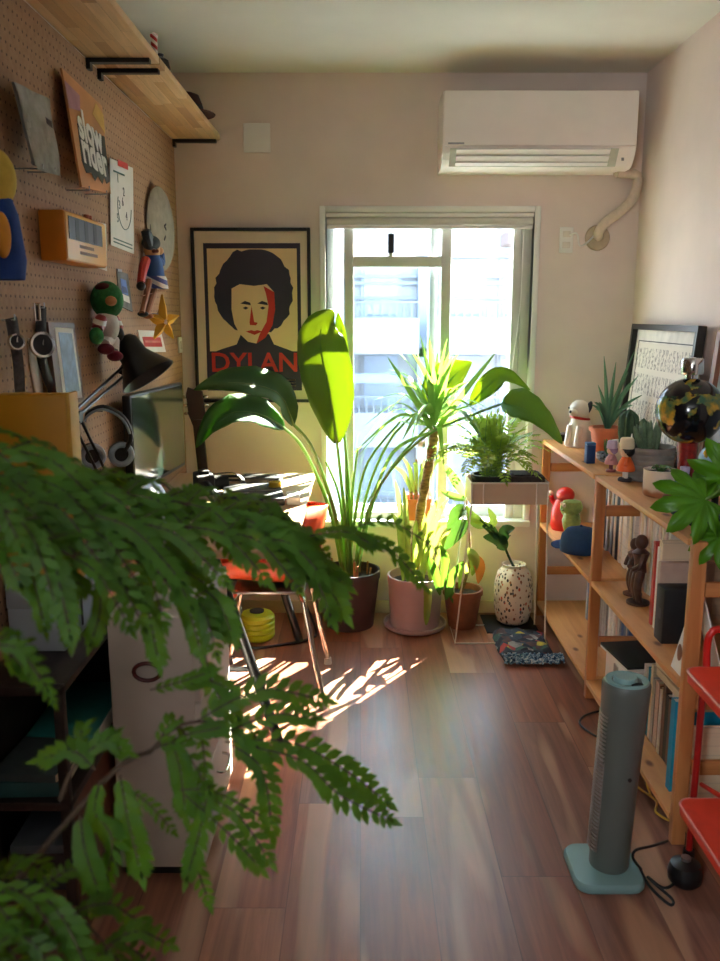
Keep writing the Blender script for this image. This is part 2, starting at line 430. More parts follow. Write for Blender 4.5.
for k in range(4):
    z = zy(232 + k * 52, 17)
    MB().bb((-.86, 16.93, z - .8), (-.5, 17.02, z)).obj('window', m_tarp, b2, smooth=False)
# ------------------------------------------------------------------ daylight
wd = bpy.data.worlds.new('sky'); sc.world = wd; wd.use_nodes = True
nt = wd.node_tree; bg = nt.nodes['Background']; tc = nt.nodes.new('ShaderNodeTexCoord'); sp = nt.nodes.new('ShaderNodeSeparateXYZ'); cr = nt.nodes.new('ShaderNodeValToRGB')
nt.links.new(tc.outputs['Generated'], sp.inputs[0]); nt.links.new(sp.outputs[2], cr.inputs[0]); nt.links.new(cr.outputs[0], bg.inputs[0])
cr.color_ramp.elements[0].color = (.86, .9, 1, 1); cr.color_ramp.elements[1].color = (.55, .74, 1, 1)
bg.inputs[1].default_value = 7.5
sd = bpy.data.lights.new('sun', 'SUN'); sd.energy = 95; sd.angle = math.radians(.55); sd.color = (1, .88, .71)
so = bpy.data.objects.new('sun', sd); COL.objects.link(so)
EL = math.radians(36.2); AZI = math.atan2(.67, 1.0)
dirv = V((-math.sin(AZI) * math.cos(EL), -math.cos(AZI) * math.cos(EL), -math.sin(EL)))
so.rotation_euler = dirv.to_track_quat('-Z', 'Y').to_euler(); so.location = (4, 8, 8)
# area lamp added in the left wall opening to brighten the right wall
def area(name, loc, target, sx, sy, e, col, spread=180):
    d = bpy.data.lights.new(name, 'AREA'); d.shape = 'RECTANGLE'; d.size = sx; d.size_y = sy; d.energy = e; d.color = col; d.spread = math.radians(spread)
    o = bpy.data.objects.new(name, d); COL.objects.link(o); o.location = loc; o.rotation_euler = (V(target) - V(loc)).to_track_quat('-Z', 'Y').to_euler(); return o
area('side_fill', (XL - .115, -1.075, 1.8), (1.2, -.2, 1.85), .8, .66, 26, (.93, .97, 1), 150)
sc.view_settings.view_transform = 'Standard'; sc.view_settings.look = 'None'; sc.view_settings.gamma = 1; sc.view_settings.exposure = .93
sc.view_settings.use_curve_mapping = False
cy = sc.cycles; cy.use_denoising = True; cy.max_bounces = 8; cy.diffuse_bounces = 5; cy.transparent_max_bounces = 16; cy.caustics_reflective = False; cy.caustics_refractive = False; cy.sample_clamp_indirect = 6
# ------------------------------------------------------------------ air conditioner
ac = thing('air_conditioner', 'white wall air conditioner with open louvres above the window', 'air conditioner', (.73, YB, 1.97))
x0, x1 = .335, 1.118
prof = [(YB, 2.275), (3.668, 2.275), (3.652, 2.262), (3.648, 2.058), (3.66, 2.035), (3.69, 2.0), (3.72, 1.986), (YB, 1.986)]
b = MB(); b.prism([(x0, y, z) for y, z in prof], (x1 - x0, 0, 0)); m_acw = pm('ac_white', (240, 232, 224), .4, 0, .02, 9); b.obj('body', m_acw, ac, angle=30)
MB().bb((x0 + .002, 3.638, 2.062), (x1 - .002, 3.65, 2.272), .006).obj('front_panel', m_acw, ac)
b = MB(); b.prism([(x0 + .03, y, z) for y, z in ((3.652, 2.055), (3.646, 2.053), (3.69, 1.99), (3.70, 1.992))], (x1 - x0 - .1, 0, 0))
b.obj('outlet_recess', pm('ac_recess', (196, 198, 180), .5), ac, smooth=False)
for k, (y, z, dy, dz) in enumerate(((3.646, 2.048, .012, -.017), (3.663, 2.024, .012, -.017), (3.679, 2.002, .008, -.01))):
    MB().prism([(x0 + .055, y - .008, z), (x0 + .055, y - .006, z + .004), (x0 + .055, y + dy, z + dz + .004), (x0 + .055, y + dy - .002, z + dz)], (x1 - x0 - .16, 0, 0)).obj('louver', m_white, ac, smooth=False)
MB().bb((x0 + .02, 3.6365, 2.068), (x0 + .085, 3.6385, 2.075)).obj('logo_mark', m_steel, ac, smooth=False)
MB().bb((x1 - .055, 3.655, 2.008), (x1 - .045, 3.66, 2.02)).obj('indicator', m_steel, ac, smooth=False)
# wrapped pipe, wall cap, socket, cover plate
m_tape = pm('pale_pipe_wrap', (214, 196, 178), .7, 0, .06, 60, .2)
pp = [V((1.085, 3.80, 1.985))] + [AY(x, y, 3.83) for x, y in ((637, 176), (633, 198), (618, 213), (606, 222), (599, 232))] + [V((AY(598, 237, YB).x, YB - .006, AY(598, 237, YB).z))]
T(MB().tube(spline(pp, 24), .021, 12).obj('pipe_duct', m_tape), 'pale wrapped pipe curving from the air conditioner down to the wall', 'pipe')
c = AY(597, 238, YB); cp = thing('pipe_wall_cap', 'round beige wall cap where the wrapped pipe enters', 'wall cap', c)
MB().lathe([(0, 0), (.052, 0), (.055, .006), (.05, .012), (0, .014)], c, axis=(0, -1, 0)).obj('cap', pm('beige_putty', (192, 172, 146), .7), cp)
c = AY(566, 240, YB); wp = thing('wall_socket', 'white double wall socket beside the window frame', 'socket', c)
MB().bb((c.x - .03, YB - .009, c.z - .055), (c.x + .03, YB, c.z + .055), .004).obj('plate', m_white, wp)
for dz in (.024, -.022):
    MB().bb((c.x - .017, YB - .011, c.z + dz - .013), (c.x + .017, YB - .008, c.z + dz + .013), .002).obj('outlet', m_offw, wp)
T(MB().tube(spline([c + V((.012, -.012, .02)), c + V((.04, -.03, .025)), AY(580, 246, 3.85), AY(590, 240, 3.86), AY(604, 224, 3.865), AY(622, 212, 3.865), AY(634, 198, 3.865), AY(637, 178, 3.85)], 24), .004, 8).obj('power_cord', m_white), 'thin white power cord from the wall socket to the air conditioner', 'cord')
c = AY(257, 138, YB); cv = MB().bb((c.x - .058, YB - .007, c.z - .06), (c.x + .058, YB, c.z + .06), .004).obj('blank_cover_plate', m_white)
T(cv, 'blank square white cover plate high on the back wall', 'cover plate')
# ------------------------------------------------------------------ plank shelf over the pegboard
m_stave = planks('finger_jointed_wood', 0, 1, .034, .34, [(214, 176, 128), (196, 154, 106), (226, 192, 146), (184, 142, 98), (208, 168, 118)], .3, 60, .5, .0008)
ZS = 2.128
for nm, y0, y1, lab in (('near', 1.1, 2.742, 'pale finger-jointed wooden wall shelf reaching the top picture edge'), ('far', 2.752, YB - .004, 'pale finger-jointed wooden wall shelf ending at the back wall')):
    s = thing('wall_shelf', lab, 'shelf', (-.7, (y0 + y1) / 2, ZS), 'wooden shelves over the pegboard')
    MB().bb((XL + .001, y0, ZS), (-.60, y1, ZS + .022), .002).obj('board', m_stave, s)
    for yy in ((2.69,) if nm == 'near' else (2.80, YB - .02)):
        b = MB(); b.bb((XL + .003, yy - .013, ZS - .012), (-.615, yy + .013, ZS)); b.bb((XL, yy - .013, ZS - .03), (XL + .012, yy + .013, ZS)); b.obj('bracket', m_black, s, smooth=False)
t = thing('striped_pole', 'small red and white striped pole on the wooden wall shelf', 'ornament', (-.63, 2.82, ZS + .022))
def stripemat(name, c1, c2, ang, sc_):
    q = NT(name); xyz = q.sep(q.coord()); a = q.math('FRACT', q.math('MULTIPLY', q.math('ADD', xyz[2], q.math('MULTIPLY', xyz[0], ang)), sc_))
    return q.done(q.pbsdf(q.ramp(a, [(0, lin(c1)), (.5, lin(c2))], 'CONSTANT'), .4))
MB().lathe([(0, 0), (.013, 0), (.013, .012), (.01, .014), (.01, .07), (.012, .072), (.012, .082), (0, .09)], (-.63, 2.82, ZS + .022), 16).obj('pole', stripemat('barber_stripes', (190, 30, 40), (235, 225, 220), .8, 45), t)
t = thing('dark_vase', 'small black rounded ornament beside the striped pole', 'ornament', (-.65, 2.97, ZS + .022))
MB().lathe([(0, 0), (.028, 0), (.036, .025), (.03, .05), (.014, .06), (.016, .068), (0, .066)], (-.65, 2.97, ZS + .022)).obj('body', m_black, t)
t = thing('brown_hat', 'dark brown felt hat at the far end of the wall shelf', 'hat', (-.66, 3.5, ZS + .022))
m_felt = pm('brown_felt', (70, 40, 32), .9, 0, .1, 60)
MB().lathe([(0, .004), (.07, .004), (.11, .0), (.112, .003), (.07, .012), (.062, .04), (.05, .07), (.03, .078), (0, .07)], (-.67, 3.5, ZS + .022)).obj('felt', m_felt, t)
MB().lathe([(.0705, .012), (.0645, .032), (.0625, .032), (.068, .012)], (-.67, 3.5, ZS + .022)).obj('band', m_dark, t)
# ------------------------------------------------------------------ framed poster on the back wall (a plain stand-in portrait)
fx0, fx1 = AY(193.5, 300, YB).x, AY(311, 300, YB).x; fz1, fz0 = AY(252, 228, YB).z, AY(252, 402, YB).z
po = thing('framed_poster', 'black framed poster with a dark-haired red and cream face and red lettering', 'poster', ((fx0 + fx1) / 2, YB - .02, fz0))
W, Hh = fx1 - fx0, fz1 - fz0; t = .014
b = MB()
for lo, hi in (((0, 0), (t, Hh)), ((W - t, 0), (W, Hh)), ((t, 0), (W - t, t)), ((t, Hh - t), (W - t, Hh))): b.bb((fx0 + lo[0], YB - .022, fz0 + lo[1]), (fx0 + hi[0], YB - .001, fz0 + hi[1]), .002)
b.obj('frame', m_black, po)
m_navy = pm('poster_navy', (38, 34, 58), .7, 0, .05); m_pcream = pm('poster_cream', (214, 186, 148), .75, 0, .02); m_pred = pm('poster_red', (176, 38, 34), .7, 0, .05); m_mat = pm('poster_margin', (214, 196, 178), .8, 0, .02)
MB().bb((fx0 + t, YB - .010, fz0 + t), (fx1 - t, YB - .006, fz1 - t)).obj('margin', m_mat, po, smooth=False)
def up(u, v, k): return V((fx0 + W * u, YB - .0105 - k * .0006, fz1 - Hh * v))
def pshape(name, pts, m, k, par=po): return MB().prism([up(u, v, k) for u, v in pts], (0, .0005, 0)).obj(name, m, par, smooth=False)
pshape('print_border', [(.1, .085), (.915, .085), (.915, .93), (.1, .93)], m_navy, 0)
pshape('print_ground', [(.13, .115), (.885, .115), (.885, .70), (.13, .70)], m_pcream, 1)
def curly(cx, cy, rx, ry, n, amp, seed, a0=0, a1=2 * PI):
    rr = random.Random(seed); return [(cx + (rx * (1 + rr.uniform(-amp, amp))) * math.cos(a0 + (a1 - a0) * i / n), cy + (ry * (1 + rr.uniform(-amp, amp))) * math.sin(a0 + (a1 - a0) * i / n)) for i in range(n)]
pshape('hair_shape', [(min(max(u, .135), .88), max(v, .12)) for u, v in curly(.52, .36, .33, .25, 60, .045, 3)], m_navy, 2)
pshape('shoulder_shape', [(.1, .93), (.1, .72), (.22, .69), (.36, .66), (.40, .60), (.64, .60), (.68, .66), (.8, .69), (.915, .72), (.915, .93)], m_navy, 2)
pshape('face_shape', [(.33, .34), (.40, .315), (.52, .325), (.63, .315), (.69, .36), (.695, .46), (.67, .55), (.61, .62), (.53, .655), (.46, .645), (.39, .60), (.345, .54), (.325, .46)], m_pcream, 3)
pshape('shadow_shape', [(.69, .36), (.695, .46), (.67, .55), (.61, .62), (.53, .655), (.56, .60), (.62, .53), (.64, .44), (.62, .37), (.60, .325)], m_pred, 4)
for uu in (.40, .545): pshape('eye_shape', [(uu, .425), (uu + .04, .41), (uu + .085, .42), (uu + .09, .435), (uu + .045, .43)], m_navy, 4); pshape('eye_shape', [(uu + .02, .45), (uu + .045, .442), (uu + .07, .45), (uu + .045, .46)], m_navy, 4)
pshape('nose_shape', [(.495, .44), (.515, .53), (.545, .535), (.53, .55), (.48, .548), (.475, .535)], m_pred, 4)
pshape('mouth_shape', [(.44, .585), (.49, .577), (.515, .582), (.54, .577), (.585, .585), (.515, .605)], m_pred, 4)
lettering('DYLAN', Hh * .155, frame3(up(.51, .77, 4), (1, 0, 0), (0, 0, 1)), m_pred, po, bold=.002, sx=1.02)
for k in range(3): pshape('caption_line', [(.62, .865 + k * .016), (.86, .865 + k * .016), (.86, .873 + k * .016), (.62, .873 + k * .016)], m_pcream, 2)
# ------------------------------------------------------------------ things pinned to the pegboard
def wallslab(name, TL, TR, BR, BL, xt, xb, th, m, parent=None, **k):
    p = [AX(TL[0], TL[1], xt), AX(TR[0], TR[1], xt), AX(BR[0], BR[1], xb), AX(BL[0], BL[1], xb)]
    b = MB(); b.prism(p, (-th, 0, 0)); return b.obj(name, m, parent, smooth=False, **k), p
def bil(p, u, v, dx=0): return p[0].lerp(p[1], u).lerp(p[3].lerp(p[2], u), v) + V((dx, 0, 0))
def wshape(name, p, pts, m, par, dx=.0008):
    n = (p[1] - p[0]).cross(p[0] - p[3]).normalized(); n = n if n.x > 0 else -n
    return MB().prism([bil(p, u, v) + n * dx for u, v in pts], n * .0005).obj(name, m, par, smooth=False)
m_plast = pm('clear_sleeve_grey', (150, 152, 150), .22, 0, .15, 30)
def hook(y, z, par, L=.03):
    MB().tube([(XL, y, z), (XL + L, y, z), (XL + L, y, z + .012)], .0018, 6).obj('hook', m_steel, par)
# grey record in a plastic sleeve
p0 = AX(40, 130, -.76); t = thing('record_sleeve', 'small grey record in a shiny plastic sleeve, upper left on the pegboard', 'record', (XL, p0.y, p0.z), 'records on the pegboard')
o, p = wallslab('cover', (14, 82), (49, 99), (60, 172), (35, 165), -.765, -.735, .006, pm('grey_record_cover', (120, 122, 118), .5, 0, .22, 16), t)
b = MB(); b.grid([[bil(p, u, v, .0015 + .002 * math.sin(u * 9 + v * 7)) for u in [i / 10 for i in range(11)]] for v in [j / 10 for j in range(11)] + [1.06]]); b.obj('plastic_sleeve', m_plast, t)
for k in (.25, .75): q = bil(p, k, 1); MB().tube([(XL, q.y, q.z - .004), (-.732, q.y, q.z - .004), (-.732, q.y, q.z + .006)], .0018, 6).obj('hook', m_steel, t)
wshape('label_mark', p, [(.72, .3), (.9, .33), (.9, .42), (.72, .39)], m_ink, t, .004)
# orange LP with lettering
p0 = AX(90, 140, -.76); t = thing('record_sleeve', 'orange record sleeve lettered "slow rider" tilted on the pegboard', 'record', (XL, p0.y, p0.z), 'records on the pegboard')
o, p = wallslab('cover', (62, 68), (102, 106), (111, 194), (82, 187), -.775, -.74, .006, pm('orange_sleeve', (204, 142, 84), .55, 0, .1, 9), t)
wshape('banner', p, [(.16, .42), (.97, .36), (.99, .86), (.86, .90), (.8, .84), (.7, .92), (.58, .85), (.46, .91), (.36, .84), (.2, .86), (.12, .76)], pm('sleeve_dark_green', (58, 60, 50), .6), t)
wshape('corner_tint', p, [(.0, .1), (.35, .12), (.3, .28), (.0, .33)], pm('sleeve_mauve', (176, 128, 140), .6), t)
wshape('side_tint', p, [(.8, .04), (1, .1), (1, .32), (.66, .2)], pm('sleeve_yellow', (214, 170, 80), .6), t)
def wtext(txt, size, p, u, v, m, par, bold=0, sx=1, dx=.0022):
    n = (p[1] - p[0]).cross(p[0] - p[3]).normalized(); n = n if n.x > 0 else -n
    c = bil(p, u, v) + n * dx; return lettering(txt, size, frame3(c, p[1] - p[0], p[0] - p[3]), m, par, bold=bold, sx=sx)
wtext('slow', .115, p, .5, .43, m_paper, t, .004); wtext('rider', .115, p, .54, .66, m_paper, t, .004)
for k in (.2, .8): q = bil(p, k, 1); MB().tube([(XL, q.y, q.z - .004), (-.737, q.y, q.z - .004), (-.737, q.y, q.z + .006)], .0018, 6).obj('hook', m_steel, t)
# white chart
t = thing('paper_chart', 'white printed sheet with thin markings right of the orange record sleeve', 'paper', AX(122, 205, XL + .002))
o, p = wallslab('sheet', (110, 158), (133, 168), (134, 254), (111, 245), -.793, -.793, .001, m_paper, t)
mg = pm('chart_green', (60, 96, 92), .7)
for k, (u, v) in enumerate(((.3, .2), (.55, .33), (.36, .5), (.66, .6), (.28, .66), (.5, .45))): wtext(('1', '2', '3', '4', '5', '6')[k], .04, p, u, v, m_ink if k % 2 else mg, t, dx=.001)
for q in ((.12, .12, .6, .14), (.1, .9, .92, .915), (.1, .94, .92, .955)): wshape('print_line', p, [(q[0], q[1]), (q[2], q[1]), (q[2], q[3]), (q[0], q[3])], mg, t, .0004)
b = MB(); c = [bil(p, .58 + .3 * math.cos(a), .5 + .26 * math.sin(a), .001) for a in [i * .35 for i in range(11)]]; b.tube(c, .0012, 5); b.obj('curve_mark', mg, t)
wshape('red_tag', p, [(.3, -.02), (.75, -.02), (.75, .05), (.3, .05)], m_red, t, .0012)
# yellow wall clock radio
y0, y1 = 2.20, 2.545; za, zb = 1.525, 1.648; xf = -.733
t = thing('wall_clock', 'boxy orange and cream wall clock with a dark display', 'clock', (XL, (y0 + y1) / 2, za))
MB().bb((XL + .002, y0, za), (xf, y1, zb), .005).obj('body', pm('orange_case', (222, 138, 30), .42, 0, .05), t)
MB().bb((xf - .003, y0 + .004, za + .004), (xf + .003, y1 - .004, zb - .004), .003).obj('face', pm('cream_face', (240, 190, 112), .4, 0, .03), t)
MB().bb((xf + .001, y0 + .02, za + .055), (xf + .0045, y1 - .045, zb - .012)).obj('display', m_black, t, smooth=False)
for k in range(3): MB().bb((xf + .0044, y0 + .07 + .075 * k, za + .057), (xf + .005, y0 + .098 + .075 * k, zb - .014)).obj('flap', pm('dark_flap', (36, 36, 30), .6), t, smooth=False)
for k in range(2): MB().bb((xf + .003, y0 + .10, za + .022 + k * .016), (xf + .0037, y0 + .25 - k * .03, za + .03 + k * .016)).obj('print_line', pm('brown_print', (150, 116, 90), .6), t, smooth=False)
for k, yy in enumerate((y1 - .10, y1 - .075)): MB().cyl((xf - .02, yy, zb), (xf - .02, yy, zb + .014), .008, n=12).obj('knob', pm('red_brown_knob', (170, 74, 40), .5), t)
t = thing('note_sheet', 'white note behind the orange clock', 'paper', AX(104, 248, XL + .003))
wallslab('sheet', (98, 222), (106, 224), (107, 271), (98, 268), -.795, -.795, .001, m_paper, t)
# oval disc
c = AX(161, 229, -.775); t = thing('oval_plaque', 'pale grey oval disc with dark print hanging near the corner', 'plaque', (XL, c.y, c.z))
MB().lathe([(0, .012), (.10, .014), (.15, .006), (.158, .0), (.152, -.008), (0, -.008)], c, 40, axis=(1, -.1, 0)).obj('disc', pm('pale_grey_felt', (158, 152, 138), .85, 0, .1, 30, .2), t)
rr = random.Random(5)
for k in range(9):
    yy, zz = c.y + .045 + rr.uniform(-.05, .05), c.z - .03 + rr.uniform(-.06, .06)
    MB().box((c.x + .0145, yy, zz), (.002, .03, .008), (rr.uniform(-.6, .6), 0, 0)).obj('print_mark', m_ink, t, smooth=False)
hook(c.y, c.z + .12, t)
# jointed wooden puppet
c = AX(152, 262, -.765); t = thing('string_puppet', 'wooden string puppet in blue and red with long brown legs', 'puppet', (XL, c.y, c.z - .19))
m_pb = pm('puppet_blue', (38, 86, 160), .5); m_pw = pm('puppet_brown', (150, 92, 52), .5); m_pr = pm('puppet_red', (186, 40, 36), .5); m_ps = pm('puppet_skin', (205, 158, 116), .55)
def S(x, y, s=0.0): return AX(x, y, -.765 + s)
MB().ball(S(152, 250), .030, (1, 1, 1.15)).obj('head', m_ps, t)
b = MB(); b.ball(S(151, 243, .002), .034, (1, 1, .8)); b.tube(spline([S(149, 238), S(146, 232), S(149, 244)], 6), .018, 8); b.obj('cap', pm('puppet_cap', (44, 56, 66), .6), t)
MB().cyl(S(154, 251, .02), S(157, 251, .05), .009, .006).obj('nose', pm('puppet_nose', (130, 64, 44), .5), t)
MB().lathe([(0, .055), (.025, .05), (.036, .02), (.044, -.045), (0, -.05)], S(153, 268), 16).obj('torso', m_pb, t)
MB().lathe([(.046, -.03), (.05, -.04), (.054, -.075), (0, -.07)], S(153, 268), 16).obj('shorts', stripemat('puppet_stripes', (228, 224, 226), (60, 70, 140), .5, 30), t)
b = MB(); b.tube(spline([S(146, 260), S(143, 270), S(141, 283)], 6), [.017, .018, .018, .017, .016, .015, .014], 8); b.obj('sleeve', m_pr, t)
MB().ball(S(141, 286), .016).obj('hand', m_black, t)
b = MB(); b.tube(spline([S(158, 258), S(162, 263), S(161, 254)], 6), .013, 8); b.obj('sleeve', m_pb, t); MB().ball(S(160, 251), .014).obj('hand', m_ps, t)
for a in (((149, 281), (146, 297), (142, 313)), ((156, 281), (152, 298), (147, 315))):
    lg = MB(); lg.tube([S(*a[0]), S(*a[1]), S(*a[2])], [.014, .011, .010], 8); lg = lg.obj('leg', m_pw, t)
    MB().ball(S(a[2][0] + 1, a[2][1] + 1), .018, (1.1, .8, .6)).obj('shoe', m_black if a[0][0] < 150 else m_pw, lg)
MB().tube([S(152, 242), S(150, 222, -.02), AX(150, 221, XL)], .0012, 5).obj('string', m_ink, t)
b = MB(); b.tube([S(142, 296), S(165, 290)], .002, 5); b.tube([S(163, 296), S(157, 316)], .0022, 5); b.obj('control_rod', m_pw, t)
# plain stuffed doll, green and white
c = AX(106, 320, -.75); t = thing('stuffed_doll', 'green and white stuffed doll with striped sleeves on the pegboard', 'toy', (XL, c.y, c.z - .1))
m_pl = pm('green_plush', (44, 124, 66), .95, 0, .2, 70, .6); m_pwh = pm('white_plush', (216, 208, 196), .95, 0, .05, 60, .3)
b = MB(); b.ball(S(107, 300, .015), .048, (1, 1.05, 1.15)); b.obj('head', m_pl, t)
MB().ball(S(104, 288, .012), .026, (1, 1.2, .6)).obj('cap', pm('dark_red_plush', (88, 34, 34), .95), t)
MB().ball(S(111, 301, .05), .02, (.8, 1.1, .7)).obj('muzzle', pm('tan_plush', (160, 122, 86), .95), t)
MB().ball(S(107, 326, .012), .045, (.8, 1.05, 1.1)).obj('body', m_pwh, t)
for q in ((97, 330, 101, 320), (118, 328, 113, 319)):
    MB().tube([S(q[2], q[3], .015), S((q[0] + q[2]) / 2, (q[1] + q[3]) / 2, .02), S(q[0], q[1], .02)], [.018, .02, .017], 10).obj('sleeve', stripemat('jersey_stripes', (226, 220, 210), (150, 40, 40), .3, 38), t)
    MB().ball(S(q[0] - .5, q[1] + 6, .022), .02, (1, 1, 1.2)).obj('mitten', m_pl if q[0] < 100 else m_dark, t)
for q in ((104, 345, 110, 338), (113, 352, 113, 340)):
    MB().tube([S(q[2], q[3], .012), S(q[0], q[1], .02)], [.02, .018], 10).obj('leg', m_pwh, t)
    MB().ball(S(q[0] + 2, q[1] + 4, .03), .02, (1.2, 1.1, .8)).obj('shoe', pm('wine_plush', (120, 30, 52), .9), t)
# blue and yellow doll cut by the picture edge
c = AX(3, 225, -.745); t = thing('stuffed_doll', 'blue and yellow cloth doll hanging at the edge of the pegboard', 'toy', (XL, c.y, c.z - .1))
m_bl_c = pm('blue_cloth', (36, 74, 150), .9, 0, .1, 40); m_yl_c = pm('yellow_cloth', (214, 186, 80), .9, 0, .08, 40)
def S2(x, y, s=0.0): return AX(x, y, -.745 + s)
MB().ball(S2(-5, 178), .05, (.8, 1, 1.2)).obj('head', m_yl_c, t)
MB().lathe([(0, .09), (.022, .085), (.04, .03), (.05, -.06), (.044, -.1), (0, -.1)], S2(-1, 230), 18).obj('body', m_bl_c, t)
MB().ball(S2(2, 235, .035), .03, (.5, .9, 1.5)).obj('vest_front', pm('orange_cloth', (216, 150, 50), .9), t)
for q in ((3, 206, 9, 222, 11, 258), (-8, 206, -13, 225, -14, 258)): MB().tube(spline([S2(q[0], q[1]), S2(q[2], q[3]), S2(q[4], q[5])], 8), [.016, .018, .019, .02, .02, .02, .02, .019, .012], 10).obj('sleeve', m_bl_c, t)
hook(c.y, c.z + .19, t, .05)
# framed photo
p0 = AX(68, 358, -.77); t = thing('framed_photo', 'brown framed bluish photo hanging under the orange clock', 'picture', (XL, p0.y, p0.z))
fr, p = wallslab('frame', (48, 322), (74, 323), (85, 402), (58, 404), -.772, -.765, .014, pm('walnut_frame', (98, 58, 40), .45, 0, .1, 40, stretch=(1, 1, .2)), t)
wshape('mount', p, [(.2, .06), (.9, .07), (.9, .94), (.2, .95)], m_paper, t); wshape('photo', p, [(.3, .12), (.82, .13), (.82, .85), (.3, .86)], pm('bluish_photo', (120, 148, 190), .4, 0, .3, 30), t, .0016)
# watches on hooks
def strapwatch(name, lab, pix, face, rface, strap, case, fm):
    c = AX(face[0], face[1], -.765); t = thing(name, lab, 'watch', (XL, c.y, c.z))
    pts = [AX(x, y, -.778) for x, y in pix]
    b = MB(); b.blade(pts, [.014, .014, .013, .012], (.8, -.6, 0), 0, 14, cross=(-1, 0, 1)); b.obj('strap', strap, t, solid=.003)
    MB().lathe([(0, .0), (rface, 0), (rface * 1.05, .006), (rface * .98, .011), (rface * .8, .010)], c, 28, axis=(.8, -.75, .1)).obj('case', case, t)
    f = MB().lathe([(0, .0098), (rface * .84, .0098), (rface * .84, .006)], c, 28, axis=(.8, -.75, .1)).obj('dial', fm, t)
    nrm = V((.8, -.75, .1)).normalized()
    b = MB(); b.cyl(c + nrm * .0105, c + nrm * .0105 + V((0, .35, 1)).normalized() * rface * .6, .0012, n=5); b.cyl(c + nrm * .0105, c + nrm * .0105 + V((.1, .9, .3)).normalized() * rface * .45, .0012, n=5); b.obj('hand', m_paper, f)
    hook(pts[0].y, pts[0].z - .004, t)
m_leather = pm('black_leather', (34, 30, 28), .6, 0, .2, 50, .3); m_brl = pm('brown_leather', (70, 44, 32), .6, 0, .2, 50, .3)
strapwatch('wrist_watch', 'large round black watch in a steel case hanging on a dark strap', [(41, 306), (41, 330), (42, 360), (54, 396)], (41, 345), .031, m_leather, m_chrome, m_black)
b = MB(); q = AX(37, 312, -.77); b.tube([q + V((0, -.016, .02)), q + V((0, .016, .02)), q + V((0, .016, -.02)), q + V((0, -.016, -.02))], .003, 6, closed=True); T(b.obj('steel_buckle', m_chrome), 'steel buckle hooked beside the top of the black watch strap', 'buckle')
strapwatch('wrist_watch', 'slim steel watch on a patterned strap, first from the picture edge', [(11, 318), (14, 335), (18, 362), (20, 392)], (15, 342), .018, pm('grey_weave', (74, 70, 74), .6, 0, .3, 90), m_chrome, m_ink)
t = thing('white_strap', 'white strap hanging behind the round black watch', 'strap', AX(36, 370, XL + .01)); b = MB(); b.blade([AX(31, 338, -.797), AX(33, 360, -.797), AX(38, 385, -.797), AX(40, 404, -.797)], [.012, .022, .026, .02], (1, 0, 0), 0, 10, cross=(-1, 0, 1)); b.obj('band', m_paper, t, solid=.003)
# key ring / blister, card, yellow paper star, white clip
t = thing('blister_pack', 'small clear packet with a blue picture beside the green doll', 'packet', AX(124, 290, XL + .004))
o, p = wallslab('backing', (117, 270), (128, 274), (133, 312), (120, 306), -.796, -.793, .003, m_plast, t)
wshape('blue_print', p, [(.2, .2), (.7, .2), (.75, .6), (.25, .6)], pm('print_blue', (70, 110, 190), .5), t); wshape('white_print', p, [(.2, .62), (.8, .62), (.8, .8), (.2, .8)], m_paper, t); wshape('navy_print', p, [(.3, .4), (.6, .4), (.7, .55), (.3, .58)], pm('print_navy', (40, 60, 120), .5), t, .0016)
MB().bb(p[0] - V((.003, 0, .004)), p[0] + V((.003, .05, .004))).obj('clip', m_steel, t)
t = thing('small_card', 'white card with a red printed band behind the lamp shade', 'card', AX(152, 342, XL + .004))
o, p = wallslab('card', (138, 330), (161, 331), (166, 352), (143, 352), -.7965, -.7955, .003, m_paper, t)
wshape('red_band', p, [(.1, .3), (.88, .3), (.88, .75), (.1, .75)], m_red, t); wshape('white_stripe', p, [(.15, .46), (.84, .46), (.84, .56), (.15, .56)], pm('card_pink', (224, 150, 140), .6), t, .0016)
c = AX(163, 322, -.735); t = thing('paper_star', 'yellow folded paper star near the corner of the pegboard', 'ornament', (XL, c.y, c.z))
for k in range(5):
    a = PI / 2 + k * 2 * PI / 5; hh = V((.66, .75, 0)); d = hh * math.cos(a) + V((0, 0, math.sin(a))); s = hh * -math.sin(a) + V((0, 0, math.cos(a))); nf = V((.75, -.66, 0)); L = .10 if k == 0 else .075
    b = MB(); b.grid([[c + d * .004 - s * .022, c + nf * .022 + d * .01, c + d * .004 + s * .022], [c + d * L * .55 - s * .016, c + d * L * .55 + nf * .018, c + d * L * .55 + s * .016], [c + d * L - s * .002, c + d * L + nf * .003, c + d * L + s * .002]]); b.obj('point', pm('yellow_paper', (226, 170, 44), .7, 0, .06, 30), t, smooth=False, solid=.003)
hook(c.y, c.z + .03, t, .066)
c = AX(179, 345, XL); c = V((XL, min(c.y, YB - .05), c.z)); t = thing('wall_switch', 'small white switch on the pegboard by the corner', 'switch', c)
MB().bb((XL, c.y - .03, c.z - .034), (XL + .009, c.y + .03, c.z + .034), .003).obj('plate', m_white, t); MB().bb((XL + .008, c.y - .01, c.z - .018), (XL + .013, c.y + .01, c.z + .018), .002).obj('rocker', m_offw, t)
